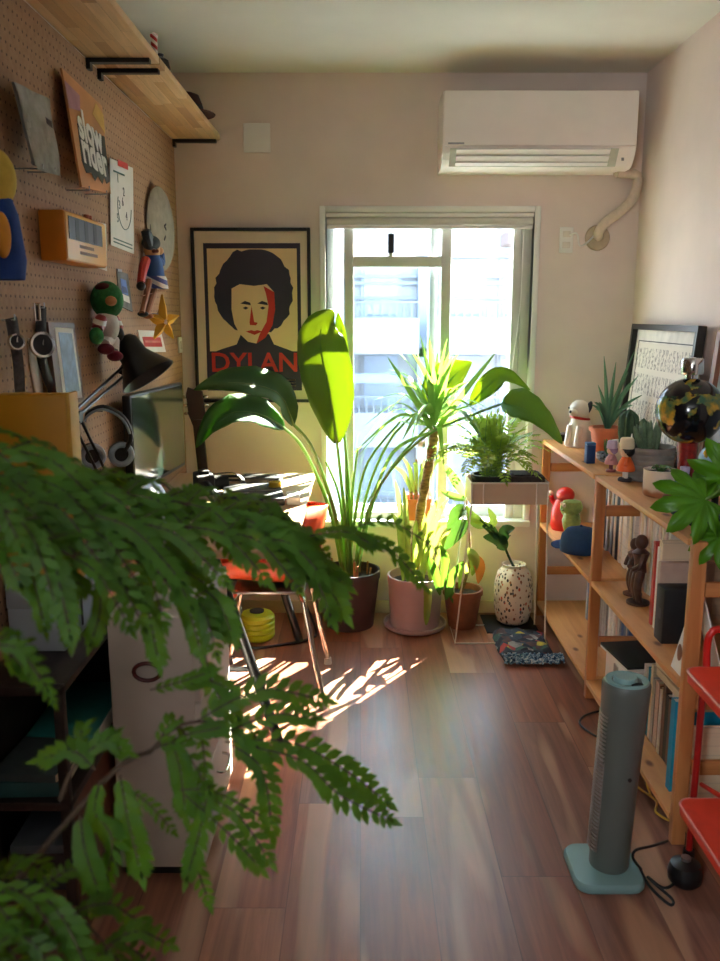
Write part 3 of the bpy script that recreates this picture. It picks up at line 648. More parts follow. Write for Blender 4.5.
# ------------------------------------------------------------------ desk
DZ = .72
m_desk = wood('pale_birch_top', (205, 176, 140), (186, 154, 116), 1, 22, .38)
dk = thing('desk', 'pale wooden desk on slanted black trestle legs along the pegboard', 'desk', (-.49, 3.02, 0))
MB().bb((-.785, 2.40, DZ - .028), (-.195, 3.64, DZ), .004).obj('desktop', m_desk, dk)
for yy in (2.55, 3.5):
    for xt, xf in ((-.46, -.26), (-.54, -.74)):
        MB().tube([(xt, yy + .0, DZ - .04), (xf, yy + (.03 if yy < 3 else .0), .004)], .017, 12).obj('leg', m_black, dk)
    MB().bb((-.6, yy - .02, DZ - .055), (-.4, yy + .02, DZ - .028), .003).obj('trestle_head', m_black, dk)
    MB().cyl((-.335, yy + .015, .28), (-.665, yy + .015, .28), .009, n=8).obj('stretcher', m_black, dk)
# slim drawer cabinet
cab = thing('drawer_cabinet', 'slim white drawer cabinet at the near end of the desk', 'cabinet', (-.495, 2.14, 0))
m_cab = pm('white_cabinet', (214, 206, 198), .5, 0, .03, 12)
MB().bb((-.60, 1.92, .03), (-.40, 2.375, .69), .004).obj('carcass', m_cab, cab)
MB().bb((-.595, 1.94, 0), (-.42, 2.36, .03)).obj('plinth', m_black, cab)
for k, (za, zb) in enumerate(((.04, .25), (.256, .466), (.472, .682))):
    d = MB().bb((-.402, 1.926, za), (-.385, 2.37, zb), .004).obj('drawer', m_cab, cab)
    z = zb - .06; MB().tube(spline([(-.387, 2.10, z), (-.365, 2.105, z - .004), (-.36, 2.15, z - .008), (-.365, 2.195, z - .004), (-.387, 2.2, z)], 12), .004, 8).obj('handle', m_chrome, d)
b = MB(); c = V((-.578, 1.916, .43)); c = AY(147, 672, 1.915); b.tube([c + V((.032 * math.cos(a), 0, .022 * math.sin(a))) for a in [i * PI / 10 for i in range(20)]], .005, 8, closed=True); T(b.obj('ring_hook', pm('dark_red_enamel', (96, 28, 26), .4)), 'dark red ring stuck on the side of the white cabinet', 'ring')
for k, (nm, lab, cc, dz, rz) in enumerate((('notebook', 'thick white notebook lying on top of the drawer cabinet', (228, 220, 208), .03, .05), ('paper_pad', 'thin cream pad on top of the white notebook', (226, 210, 180), .012, -.12))):
    z = .69 + (.03 if k else 0); t = thing(nm, lab, 'notebook', (-.5, 2.13, z)); t.rotation_euler.z = 0
    MB().box((-.5, 2.13, z + dz / 2 + .0005), (.17, .25, dz), (0, 0, rz), .002).obj('cover', pm('pad_%d' % k, cc, .6), t)
# orange shell chair
ch = thing('shell_chair', 'orange shell chair on chrome legs pushed under the desk', 'chair', (-.33, 3.07, 0))
m_or = pm('orange_shell', (214, 78, 36), .38, 0, .05, 10); prof = [(-.235, .425), (-.21, .445), (-.1, .438), (.02, .428), (.1, .432), (.155, .47), (.185, .56), (.205, .68), (.222, .79), (.226, .815)]
prof[-3:] = [(.194, .62), (.206, .69), (.208, .705)]; ps = spline([(x, 0, z) for x, z in prof], 20); rows = []
for i, p in enumerate(ps):
    f = i / 20; hw = .235 if f < .55 else .235 - .19 * ((f - .55) / .45) ** 1.3; hw *= (.86 + .14 * min(1, f * 8)); row = []
    for k in range(13):
        u = k / 6 - 1; a = abs(u) ** 2.4
        lift = .13 * math.sin(min(1, f / .62) * PI * .8 + .3) * a if f < .62 else .0
        fwd = -.10 * a * max(0, min(1, (f - .3) / .3))
        row.append((p.x + fwd - .33, u * hw + 3.07, p.z + max(0, lift)))
    rows.append(row)
b = MB(); b.grid(rows); b.obj('seat_shell', m_or, ch, angle=180, solid=.008)
for sx, sy in ((1, 1), (1, -1), (-1, 1), (-1, -1)):
    top = V((-.33 + .11 * sx, 3.07 + .12 * sy, .41)); kn = V((-.33 + .13 * sx, 3.07 + .165 * sy, .385)); ft = V((-.33 + .2 * sx, 3.07 + .2 * sy, .012))
    l = MB().tube([top, top.lerp(kn, .6), kn, kn.lerp(ft, .06), ft], .0105, 12).obj('leg', m_chrome, ch)
    MB().cyl(ft + V((0, 0, .014)), (ft.x, ft.y, 0), .013, .016, 14).obj('foot_cap', m_offw if sx > 0 else m_black, l)
MB().box((-.33, 3.07, .412), (.26, .28, .012), None, .004).obj('seat_bracket', m_steel, ch)
# things on the floor under the desk
c = AZ(257, 640, 0); t = thing('green_canister', 'lime green ribbed canister on the floor under the desk', 'canister', (-.45, 3.55, 0)); m_lime = pm('lime_plastic', (190, 206, 30), .4, 0, .08, 20)
b = MB()
prf = [(0, 0), (.06, 0), (.074, .012)]
for k in range(4): prf += [(.077, .018 + k * .024), (.077, .032 + k * .024), (.070, .037 + k * .024)]
prf += [(.066, .116), (.03, .122), (0, .122)]
b.lathe(prf, (-.45, 3.55, 0), 32); b.obj('body', m_lime, t); MB().lathe([(.03, .120), (.032, .128), (.028, .13), (0, .13)], (-.45, 3.55, 0), 20).obj('lid', m_dark, t)
t = thing('grey_canister', 'grey canister standing left of the lime green one', 'canister', (-.58, 3.55, 0)); MB().lathe([(0, 0), (.06, 0), (.066, .01), (.066, .14), (.05, .155), (0, .155)], (-.58, 3.55, 0), 28).obj('body', pm('grey_plastic', (112, 110, 114), .5), t); MB().lathe([(.05, .154), (.05, .168), (0, .17)], (-.58, 3.55, 0), 20).obj('lid', m_black, t)
T(MB().tube(spline([(-.56, 3.44, .006), (-.45, 3.42, .006), (-.33, 3.46, .006), (-.22, 3.52, .008), (-.2, 3.62, .02), (-.3, 3.66, .25)], 30), .006, 8).obj('black_cable', m_black), 'black cable lying on the floor in front of the lime canister', 'cable')
# monitor
a0, a1 = V((-.742, 2.75, 0)), V((-.688, 3.30, 0)); dx = (a1 - a0).normalized(); nr = V((dx.y, -dx.x, 0)); mid = (a0 + a1) / 2
mo = thing('monitor', 'black monitor with a dark glossy screen on the desk', 'monitor', (mid.x, mid.y, DZ))
rot = Matrix((dx, -nr, V((0, 0, 1)))).transposed()
MB().box(mid + V((0, 0, .975)) - nr * .012, (.556, .03, .325), rot, .006).obj('housing', m_black, mo)
t = NT('dark_screen'); m_scr = t.done(t.pbsdf(t.ramp(t.noise(t.coord(), 3, 1), [(.3, lin((20, 30, 26))), (.7, lin((26, 34, 30)))]), .12, 0, None, Specular_IOR_Level=.9))
MB().box(mid + V((0, 0, .978)) + nr * .0035, (.54, .003, .30), rot).obj('screen', m_scr, mo, smooth=False)
MB().box(mid + V((0, 0, .80)) - nr * .02, (.05, .02, .16), rot, .004).obj('neck', m_black, mo); MB().box(mid + V((0, 0, DZ + .006)) + nr * .01, (.2, .16, .012), rot, .004).obj('foot', m_black, mo)
# laptop on a slanted stand, cables, case, phone and tape
lp = thing('laptop', 'slim silver laptop standing open on the desk below the monitor', 'laptop', (-.60, 2.86, DZ))
A_, B_ = AX(140, 494, -.66), AX(190, 468, -.60)
b = MB(); q = [(-.72, 2.66, DZ + .010), (-.50, 2.60, DZ + .010), (-.46, 2.90, DZ + .010), (-.68, 2.96, DZ + .010)]; b.prism(q, (0, 0, .014)); b.obj('base', m_steel, lp, smooth=False)
b = MB(); q2 = [(-.715, 2.665, DZ + .024), (-.675, 2.955, DZ + .024), (-.735, 2.965, DZ + .12), (-.765, 2.675, DZ + .12)]; b.prism(q2, (.008, 0, 0)); b.obj('lid', m_steel, lp, smooth=False)
MB().bb((-.65, 2.7, DZ), (-.52, 2.86, DZ + .010)).obj('stand', m_black, lp)
for nm, lab, cat, c, s, rz, mm in (('black_pouch', 'flat black pouch lying on the desk near its front edge', 'pouch', (-.40, 3.12, DZ), (.22, .30, .028), .15, m_leather), ('card_case', 'small black case on the far part of the desk', 'case', (-.40, 3.42, DZ), (.16, .09, .03), -.1, m_black), ('yellow_tape', 'little yellow roll on the black pouch', 'tape', (-.325, 3.2, DZ + .0285), (.04, .04, .02), 0, pm('yellow_tape', (230, 190, 40), .5)), ('silver_box', 'small white and silver box on the desk edge beside the pouch', 'box', (-.245, 3.06, DZ), (.05, .12, .03), .1, m_white)):
    if nm == 'yellow_tape':
        t = thing(nm, lab, cat, c); MB().lathe([(.012, 0), (.024, 0), (.024, .018), (.012, .018), (.012, 0)], c, 20).obj('roll', mm, t); continue
    t = thing(nm, lab, cat, c); MB().box(V(c) + V((0, 0, s[2] / 2)), s, (0, 0, rz), .006).obj('body', mm, t)
    MB().box(V(c) + V((0, 0, s[2] + .0005)), (s[0] * .8, .006, .003), (0, 0, rz)).obj('seam', m_steel, t)
t = thing('camera_body', 'black camera with its strap lying beside the monitor', 'camera', (-.60, 3.22, DZ)); MB().box((-.60, 3.22, DZ + .038), (.07, .13, .075), (0, 0, .3), .008).obj('body', m_dark, t); MB().cyl((-.565, 3.23, DZ + .036), (-.51, 3.245, DZ + .036), .03, .028, 20).obj('lens', m_black, t); MB().box((-.60, 3.22, DZ + .08), (.04, .05, .02), (0, 0, .3), .006).obj('viewfinder', m_dark, t)
b = MB(); b.blade([(-.58, 3.29, DZ + .06), (-.5, 3.36, DZ + .05), (-.46, 3.3, DZ + .012), (-.52, 3.12, DZ + .012), (-.5, 3.02, DZ + .02), (-.58, 3.15, DZ + .06)], [.01] * 6, (0, 0, 1), 0, 30, cross=(-1, 1)); b.obj('strap', m_leather, t, solid=.002)
T(MB().tube(spline([(-.66, 3.34, DZ + .01), (-.58, 3.42, DZ + .01), (-.48, 3.44, DZ + .008), (-.5, 3.52, DZ + .008), (-.62, 3.5, DZ + .01)], 30), .006, 8).obj('desk_cable', m_black), 'black cable coiled on the desk behind the camera', 'cable')
# desk lamp
m_lamp = pm('lamp_black', (20, 20, 22), .3, 0, .1, 20)
la = thing('desk_lamp', 'black jointed desk lamp with a cone shade reaching over the monitor', 'lamp', (-.70, 2.50, DZ))
LY = 2.70
J = AY(126, 364, LY); E = AX(73, 413, -.742); base = V((-.70, 2.50, DZ))
b = MB(); b.lathe([(0, 0), (.085, 0), (.085, .014), (.03, .024), (.014, .04), (.014, .06), (0, .06)], base, 28); b.obj('base', m_lamp, la)
for d in (-.012, .012):
    MB().cyl(base + V((d, 0, .05)), E + V((d, 0, 0)), .004, n=8).obj('lower_arm', m_lamp, la)
for d in (.0, .03): MB().cyl(E + V((0, 0, -d * .6)), J + V((.0, 0, -d)), .0045, n=8).obj('upper_arm', m_lamp, la)
MB().cyl(E + V((-.02, 0, -.01)), E + V((.02, 0, -.01)), .016, n=14).obj('joint', m_lamp, la); MB().box(J + V((.0, 0, -.012)), (.03, .03, .05), (0, .5, 0), .005).obj('joint', m_lamp, la)
ap = AY(123, 340, LY); rim = AY(150, 377, LY); ax = (rim - ap).normalized(); ax = (ax + V((.0, -.12, 0))).normalized()
b = MB(); b.lathe([(0, -.004), (.032, -.002), (.042, .012), (.045, .06), (.055, .078), (.088, .132), (.092, .139), (.088, .138), (.052, .084), (.036, .064), (0, .055)], ap, 32, axis=ax); b.obj('shade', m_lamp, la)
MB().ball(ap + ax * .09, .028).obj('bulb', m_paper, la)
n1 = V((.35, -1, .35)); n1 = (n1 - ax * n1.dot(ax)).normalized(); s1 = ax.cross(n1); c = ap + ax * .103 + n1 * .0672; tl = (ax + n1 * .62).normalized(); nn = tl.cross(s1)
b = MB(); b.prism([c - tl * .014 - s1 * .013, c + tl * .014 - s1 * .013, c + tl * .014 + s1 * .013, c - tl * .014 + s1 * .013], n1 * .0015); b.obj('sticker', m_paper, la, smooth=False)
MB().tube([ap + V((0, 0, .0)), ap + ax * .03 + V((-.03, 0, -.01)), J], .006, 8).obj('neck', m_lamp, la)
# headphones
hc = V((-.735, 2.52, AY(106, 455, 2.52).z)); hp = thing('headphones', 'black headphones with pale rimmed cups hanging from the pegboard', 'headphones', (hc.x, hc.y, hc.z - .05))
c1, c2 = AY(92, 456, 2.45), AY(121, 454, 2.56); top = AY(103, 407, 2.5)
m_rim = pm('pale_blue_rim', (168, 184, 202), .4)
band = spline([c1 + V((-.02, 0, .01)), AY(81, 434, 2.47), AY(86, 416, 2.48), top, AY(123, 417, 2.52), AY(131, 436, 2.54), c2 + V((.012, 0, .01))], 24)
MB().tube(band, .0075, 8).obj('headband', m_black, hp); MB().tube([p + V((.0, -.008, -.006)) for p in band[5:20]], .004, 6).obj('band_lining', m_rim, hp)
for c in (c1, c2):
    ax = V((.45, -.85, -.1)); q = MB().lathe([(0, -.022), (.03, -.02), (.038, -.008), (.038, .006), (0, .004)], c, 24, axis=ax).obj('ear_cup', m_black, hp)
    b = MB(); u = ax.normalized(); s = u.orthogonal().normalized(); w = u.cross(s); b.tube([c + u * .008 + (s * math.cos(a) + w * math.sin(a)) * .03 for a in [i * PI / 12 for i in range(24)]], .009, 8, closed=True); b.obj('cushion_rim', m_rim, q)
MB().tube([(XL, 2.5, top.z - .008), (top.x, 2.5, top.z - .012)], .004, 6).obj('hanger', m_steel, hp)
# guitar leaning in the corner behind the desk
gt = thing('guitar', 'dark brown guitar with tuning pegs leaning in the corner', 'guitar', (-.70, 3.76, 0))
m_gt = pm('dark_sunburst', (74, 42, 24), .3, 0, .3, 8); m_nk = pm('dark_neck', (52, 32, 24), .4, 0, .2, 30)
def G(u, v, d=0): return V((-.66 - .085 * (v - .25) + u * .9, 3.74 + .07 * v + u * .1 - d, v))
out = []
for i in range(40):
    a = i / 40 * 2 * PI; rr = .115 + .03 * math.cos(2 * a) * -1 + .018 * math.cos(a - PI) ; out.append(G(rr * math.sin(a) * .95, .22 + rr * 1.45 * math.cos(a)))
b = MB(); b.prism(out, (0, -.04, 0)); b.obj('body', m_gt, gt, angle=30)
b = MB(); b.box(G(0, .66, .045), (.044, .022, .56), (-.07, -.085, 0), .004); b.obj('neck', m_nk, gt)
b = MB(); hs = [(-.024, .91), (.024, .91), (.042, .96), (.036, 1.06), (.016, 1.085), (-.004, 1.07), (-.03, 1.08), (-.042, 1.05), (-.04, .96)]; b.prism([G(u, v, .035) for u, v in hs], (0, -.016, 0)); b.obj('headstock', m_nk, gt, smooth=False)
for k in range(3):
    for s in (-1, 1): MB().ball(G(.05 * s, .965 + k * .036, .043), .010, (1.2, .6, .8), n=10).obj('tuning_peg', m_chrome, gt)
MB().lathe([(0, 0), (.03, 0), (.032, .01), (0, .012)], G(0, .2, .042), 20, axis=(0, -1, 0)).obj('pickup', m_black, gt)
# ------------------------------------------------------------------ dark open shelf by the near left
m_dw = wood('dark_stained_wood', (50, 36, 32), (28, 21, 19), 1, 30, .4)
ds = thing('open_shelf', 'dark brown open shelf beside the white cabinet', 'shelf', (-.705, 1.92, 0)); sx0, sx1, sy0, sy1 = -.795, -.612, 1.64, 2.19
for z in (.62, .36, .12): MB().bb((sx0, sy0, z), (sx1, sy1, z + .02), .003).obj('shelf_board', m_dw if z > .2 else wood('brown_shelf_board', (122, 84, 62), (96, 64, 46), 1, 24), ds)
for x in (sx0, sx1 - .022):
    for y in (sy0, sy1 - .022): MB().bb((x, y, 0), (x + .022, y + .022, .641), .003).obj('post', m_dw, ds)
MB().bb((sx0 - .003, sy0 + .022, .02), (sx0 + .003, sy1 - .022, .62)).obj('dark_shade_back', m_dw, ds)  # dark sheet added to stand in for the shade inside the shelf
MB().bb((sx0 + .022, sy1 - .014, .02), (sx1 - .022, sy1 - .004, .62)).obj('dark_shade_end', m_dw, ds)  # added dark sheet: stands in for shade, hides the bright pegboard beyond
MB().bb((sx1 - .014, sy0 + .022, .02), (sx1 - .004, sy1 - .022, .36)).obj('side_panel', wood('red_brown_panel', (126, 76, 52), (100, 58, 40), 2, 22), ds)
gb = thing('storage_box', 'pale blue-grey box standing on the dark open shelf', 'box', (-.73, 1.95, .641)); m_bx = pm('blue_grey_card', (176, 186, 198), .6, 0, .04, 10)
MB().bb((-.793, 1.83, .641), (-.668, 2.08, .742), .003).obj('box_body', m_bx, gb); MB().bb((-.7945, 1.828, .742), (-.6665, 2.082, .80), .004).obj('lid', m_bx, gb); MB().bb((-.667, 1.945, .66), (-.665, 1.955, .74)).obj('handle_slot', m_ink, gb)
yc = thing('yellow_case', 'mustard yellow flat-faced case standing on the pale box', 'case', (-.71, 1.93, .80)); m_yc = pm('mustard_case', (206, 150, 24), .5, 0, .05, 12)
MB().bb((-.795, 1.85, .80), (-.634, 1.905, 1.222), .006).obj('case_body', m_yc, yc); MB().bb((-.639, 1.848, .805), (-.629, 1.907, 1.225), .003).obj('edge_strip', pm('light_mustard', (226, 176, 60), .5), yc)
cols = [((40, 82, 84), 'teal'), ((60, 70, 72), 'slate'), ((170, 130, 60), 'ochre'), ((150, 120, 90), 'tan'), ((46, 46, 52), 'charcoal')]
z = .38
for k, (cc, nm) in enumerate(cols[:2]):
    th = (.035, .02, .028, .022)[k]; t = thing('book', nm + ' book lying in the pile on the middle board of the dark shelf', 'book', (-.71, 1.74, z), 'books on the dark shelf')
    MB().box((-.71, 1.74, z + th / 2), (.14, .16, th), (0, 0, (.04, -.06, .08, 0)[k]), .002).obj('cover', pm('book_' + nm, cc, .6), t); MB().box((-.708, 1.738, z + th / 2), (.141, .154, th * .7), (0, 0, (.04, -.06, .08, 0)[k])).obj('pages', m_cream, t); z += th + .0005
t = thing('teal_folder', 'bright teal folder on the middle board of the dark shelf', 'folder', (-.705, 1.995, .381)); MB().box((-.705, 1.995, .404), (.16, .30, .046), (0, 0, .02), .003).obj('cover', pm('teal_cover', (44, 130, 124), .5), t); MB().box((-.704, 1.995, .404), (.161, .294, .036), (0, 0, .02)).obj('pages', m_paper, t)
z = .14
for k in range(4):
    th = (.03, .024, .034, .02)[k]; cc, nm = (((56, 52, 60), 'plum'), ((128, 116, 96), 'khaki'), ((62, 44, 40), 'umber'), ((90, 94, 100), 'grey'))[k]; t = thing('book', nm + ' book in the pile on the lowest board of the dark shelf', 'book', (-.70, 1.8, z), 'books on the dark shelf')
    MB().box((-.70, 1.8, z + th / 2), (.14, .23, th), (0, 0, (.02, .09, -.05, .03)[k]), .002).obj('cover', pm('book_' + nm, cc, .6), t); MB().box((-.698, 1.798, z + th / 2), (.141, .222, th * .7), (0, 0, (.02, .09, -.05, .03)[k])).obj('pages', m_cream, t); z += th + .0005
# ------------------------------------------------------------------ pine shelving along the right wall
def pinemat():
    t = NT('honey_pine'); g = t.noise(t.coord((1, .07, 1)), 30, 4, .55, .8)
    col = t.ramp(g, [(.3, lin((214, 156, 98))), (.72, lin((190, 128, 74)))])
    vr = t.n('TexVoronoi'); t.set(vr, 'Vector', t.coord((1.6, .9, 1.2), loc=(.3, .1, .25))); vr.inputs['Scale'].default_value = 4.2
    col = t.mix(t.ramp(vr.outputs['Distance'], [(.05, (255, 255, 255)), (.1, (0, 0, 0))]), col, lin((118, 70, 38)))
    return t.done(t.pbsdf(col, .45, 0, t.bump(g, .05, .002)))
m_pine = pinemat(); m_post = wood('pine_post', (206, 142, 86), (178, 112, 62), 2, 30, .45)
PX0, PX1 = .832, 1.196; FY = (2.07, 2.958, 3.846)
def side_frame(y, name, lab, par=None):
    f = thing(name, lab, 'shelf frame', ((PX0 + PX1) / 2, y, 0), 'pine side frames') if par is None else par
    for x in (PX0, PX1 - .036): MB().bb((x, y - .014, 0), (x + .036, y + .014, .836), .003).obj('post', m_post, f)
    for z in (.03, .2, .385, .69): MB().bb((PX0 + .04, y - .008, z), (PX1 - .04, y + .008, z + .038), .002).obj('rung', wood('pine_rung', (200, 136, 80), (170, 106, 58), 0, 30, .45), f)
    return f
side_frame(FY[2], 'shelf_side_frame', 'pine side frame standing against the back wall under the window corner')
side_frame(FY[1], 'shelf_side_frame', 'middle pine side frame shared by the two shelf bays')
side_frame(FY[0], 'shelf_side_frame', 'near pine side frame beside the red step stool')
LV = {}
for nm, ya, yb, where in (('far', FY[1], FY[2], 'far'), ('near', FY[0], FY[1], 'near')):
    for key, z, lab in (('top', .82, 'pine top board of the %s shelf bay, lined with plants and toys'), ('mid', .436, 'pine middle board of the %s shelf bay'), ('low', .058, 'pine bottom board of the %s shelf bay')):
        o = MB().bb((PX0 - .002 if key != 'top' else PX0 - .004, ya + .0165, z), (PX1, yb - .0165, z + .018), .002).obj('shelf_board', m_pine)
        T(o, lab % where, 'shelf board', 'pine shelf boards')
TZ, MZ, LZ = .8385, .4545, .0765
# ---- books and magazines
def bookproto(nm, cat, cover, page, d, th, h, lab, group=None):
    """stands on its bottom edge, spine towards -x, thickness along y"""
    r = thing(nm, lab, cat, (0, 0, 0), group); b = MB(); e = .0014
    b.bb((0, -th / 2, 0), (d, -th / 2 + e, h)); b.bb((0, th / 2 - e, 0), (d, th / 2, h)); b.bb((0, -th / 2 + e, 0), (e, th / 2 - e, h)); b.obj('cover', cover, r, smooth=False)
    MB().bb((e, -th / 2 + e, .004), (d - .004, th / 2 - e, h - .004)).obj('pages', page, r, smooth=False); return r
rb = random.Random(11)
def spinemat(nm, c):
    t = NT(nm); xyz = t.sep(t.coord()); b1 = t.noise(t.comb(t.math('MULTIPLY', xyz[2], 1.0), t.math('MULTIPLY', xyz[1], .3)), 70, 2)
    col = t.mix(t.ramp(b1, [(.55, (0, 0, 0)), (.62, (110, 110, 110))]), lin(c), lin((90, 84, 84))); return t.done(t.pbsdf(col, .5))
PAL = {'white': (222, 214, 204), 'grey': (168, 164, 162), 'cream': (222, 202, 170), 'pinkish': (206, 176, 164), 'brown': (112, 76, 58), 'blue': (74, 100, 140), 'black': (36, 34, 36), 'red': (180, 50, 44), 'green': (92, 120, 90), 'teal': (0, 140, 176), 'yellow': (206, 170, 60)}
SM = {k: spinemat('spine_' + k, c) for k, c in PAL.items()}
def brow(x, y0, y1, z, colors, th, hr, lab, group, d=.16):
    y = y1; k = 0; protos = {}
    while True:
        c = colors[k % len(colors)] if k < len(colors) * 2 else rb.choice(colors); t_ = rb.uniform(*th); h = rb.uniform(*hr)
        if y - t_ < y0: break
        key = (c, round(t_, 3), round(h, 2))
        r = bookproto('magazine', 'magazine', SM[c], m_paper, d, t_, h, lab % c, group)
        r.location = (x + rb.uniform(-.006, .006), y - t_ / 2, z); y -= t_ + .0004; k += 1
brow(1.0, 2.995, 3.56, MZ, ['white', 'grey', 'white', 'cream', 'white', 'black'], (.012, .02), (.27, .30), '%s spined magazine in the row on the middle board of the far bay', 'magazines in the far bay, upper row')
brow(1.0, 2.995, 3.62, LZ, ['white', 'grey', 'blue', 'white', 'pinkish', 'grey'], (.014, .026), (.26, .29), '%s spined magazine in the row on the bottom board of the far bay', 'magazines in the far bay, lower row')
brow(.985, 2.62, 2.925, MZ, ['pinkish', 'white', 'cream', 'white', 'pinkish', 'white'], (.012, .02), (.28, .31), '%s spined magazine in the upper row nearest the middle side frame', 'magazines in the near bay, upper row')
brow(1.07, 2.60, 2.93, LZ, ['white', 'pinkish', 'white', 'grey'], (.012, .02), (.27, .29), '%s spined magazine in the lower row behind the black slab', 'magazines in the near bay, lower row')
brow(.95, 2.52, 2.605, MZ, ['grey', 'white', 'brown'], (.024, .032), (.22, .25), '%s book right of the grey box on the near middle board', 'books beside the grey box', .2)
brow(.90, 2.435, 2.515, MZ, ['red', 'cream', 'white', 'cream'], (.016, .024), (.25, .28), '%s book beside the black file box', 'books beside the black file box', .2)
brow(1.0, 2.12, 2.2, MZ, ['red', 'black', 'red', 'brown'], (.016, .024), (.22, .27), '%s book behind the white stand near the side frame', 'books behind the white stand', .18)
brow(.91, 2.225, 2.56, LZ, ['white', 'teal', 'cream', 'grey', 'pinkish', 'brown', 'white', 'brown', 'black', 'brown'], (.018, .03), (.2, .25), '%s book standing on the near bottom board behind the fan', 'books behind the tower fan', .2)
t = bookproto('tall_book', 'book', SM['teal'], m_paper, .22, .03, .27, 'tall bright teal book standing on the near bottom board by the post'); t.location = (.868, 2.205, LZ)
t = bookproto('tall_book', 'book', SM['cream'], m_paper, .22, .016, .24, 'tall cream book next to the near post on the bottom board'); t.location = (.866, 2.105, LZ)
# grey box, black file box, black slab on white box, flat books
t = thing('grey_box', 'dark grey box file on the near middle board behind the wooden figurine', 'box', (1.05, 2.56, MZ)); MB().bb((1.08, 2.45, MZ), (1.18, 2.6, MZ + .3), .003).obj('box_body', pm('dark_grey_card', (112, 104, 100), .7), t); MB().bb((1.078, 2.5, MZ + .1), (1.081, 2.55, MZ + .16)).obj('label_plate', m_paper, t)
t = thing('file_box', 'black file box standing on the near middle board', 'box', (.93, 2.37, MZ)); MB().bb((.872, 2.34, MZ), (.99, 2.404, MZ + .165), .003).obj('box_body', m_dark, t); MB().bb((.88, 2.405, MZ), (1.04, 2.43, MZ + .225), .003).obj('divider', pm('pale_box_lid', (196, 168, 150), .7), t)
MB().bb((.8712, 2.355, MZ + .07), (.873, 2.39, MZ + .1)).obj('label_plate', m_ink, t)
t = thing('white_case', 'white box with a grey clasp under the black slab', 'box', (.96, 2.66, LZ)); MB().bb((.885, 2.66, LZ), (.985, 2.90, LZ + .15), .006).obj('box_body', m_white, t); MB().bb((.881, 2.75, LZ + .08), (.886, 2.79, LZ + .13)).obj('clasp', m_steel, t)
t = thing('black_slab', 'flat black portfolio with a white edge lying on the white box', 'portfolio', (.95, 2.66, LZ + .151)); MB().box((.958, 2.785, LZ + .163), (.17, .23, .008), (0, 0, .12), .001).obj('top_cover', m_dark, t); MB().box((.959, 2.785, LZ + .155), (.172, .226, .007), (0, 0, .12)).obj('pages', m_paper, t)
z = LZ + .252
for k, (nm, cc, th) in enumerate((('tan', (184, 160, 130), .03), ('grey', (120, 112, 108), .028), ('pale', (214, 204, 188), .03), ('yellow', (196, 156, 44), .022))):
    t = thing('flat_book', nm + ' book lying flat on the upright books behind the fan', 'book', (.99, 2.28, z), 'flat books behind the tower fan')
    MB().box((.985, 2.29, z + th / 2), (.18, .25, th), (0, 0, (.02, .08, -.06, .1)[k]), .002).obj('cover', pm('flat_' + nm, cc, .55), t); MB().box((.983, 2.288, z + th / 2), (.181, .243, th * .7), (0, 0, (.02, .08, -.06, .1)[k])).obj('pages', m_cream, t); z += th + .0004
# white slanted stand
t = thing('folded_card', 'white folded card standing slanted on the near middle board', 'card', (.88, 2.14, MZ)); b = MB()
b.prism([(.845, 2.10, MZ), (.845, 2.185, MZ), (.885, 2.165, MZ + .2), (.885, 2.115, MZ + .225)], (.004, 0, .0)); b.obj('front_leaf', m_paper, t, smooth=False)
b = MB(); b.prism([(.95, 2.10, MZ), (.95, 2.185, MZ), (.888, 2.165, MZ + .2), (.888, 2.115, MZ + .225)], (.004, 0, .0)); b.obj('back_leaf', m_paper, t, smooth=False)
MB().ball((.853, 2.15, MZ + .05), .015, (.25, 1, 1.8)).obj('brown_print', pm('print_brown', (140, 96, 70), .7), t)
# wooden figurine pair
t = thing('wooden_figurine', 'dark carved wooden figurine standing in front of the pinkish magazines', 'figurine', (.93, 2.76, MZ)); m_cw = pm('carved_wood', (84, 52, 40), .5, 0, .25, 40, .4)
def figure(t, x, y, z, h, m, lean=0):
    b = MB(); b.lathe([(0, 0), (h * .16, 0), (h * .16, h * .03), (0, h * .03)], (x, y, z), 16)
    for s in (-1, 1):
        b.tube(spline([(x, y + s * h * .06, z + h * .03), (x - .01, y + s * h * .07, z + h * .25), (x, y + s * h * .05, z + h * .48)], 6), [h * .05, h * .045, h * .05, h * .055, h * .06, h * .065, h * .06], 10)
    b.lathe([(0, h * .44), (h * .09, h * .46), (h * .08, h * .6), (h * .12, h * .74), (h * .05, h * .8), (0, h * .8)], (x, y, z), 14); o = b.obj('body', m, t)
    for s in (-1, 1): MB().tube(spline([(x, y + s * h * .12, z + h * .74), (x - h * .06, y + s * h * .17, z + h * .6), (x - h * .12, y + s * h * .08, z + h * .52)], 8), h * .035, 8).obj('arm', m, t)
    MB().ball((x, y, z + h * .89), h * .09, (1, .95, 1.2)).obj('head', m, t)
figure(t, .93, 2.79, MZ, .2, m_cw)
t = thing('wooden_figurine', 'smaller dark carved figurine just beside the tall one', 'figurine', (.90, 2.70, MZ)); figure(t, .92, 2.70, MZ, .235, m_cw)
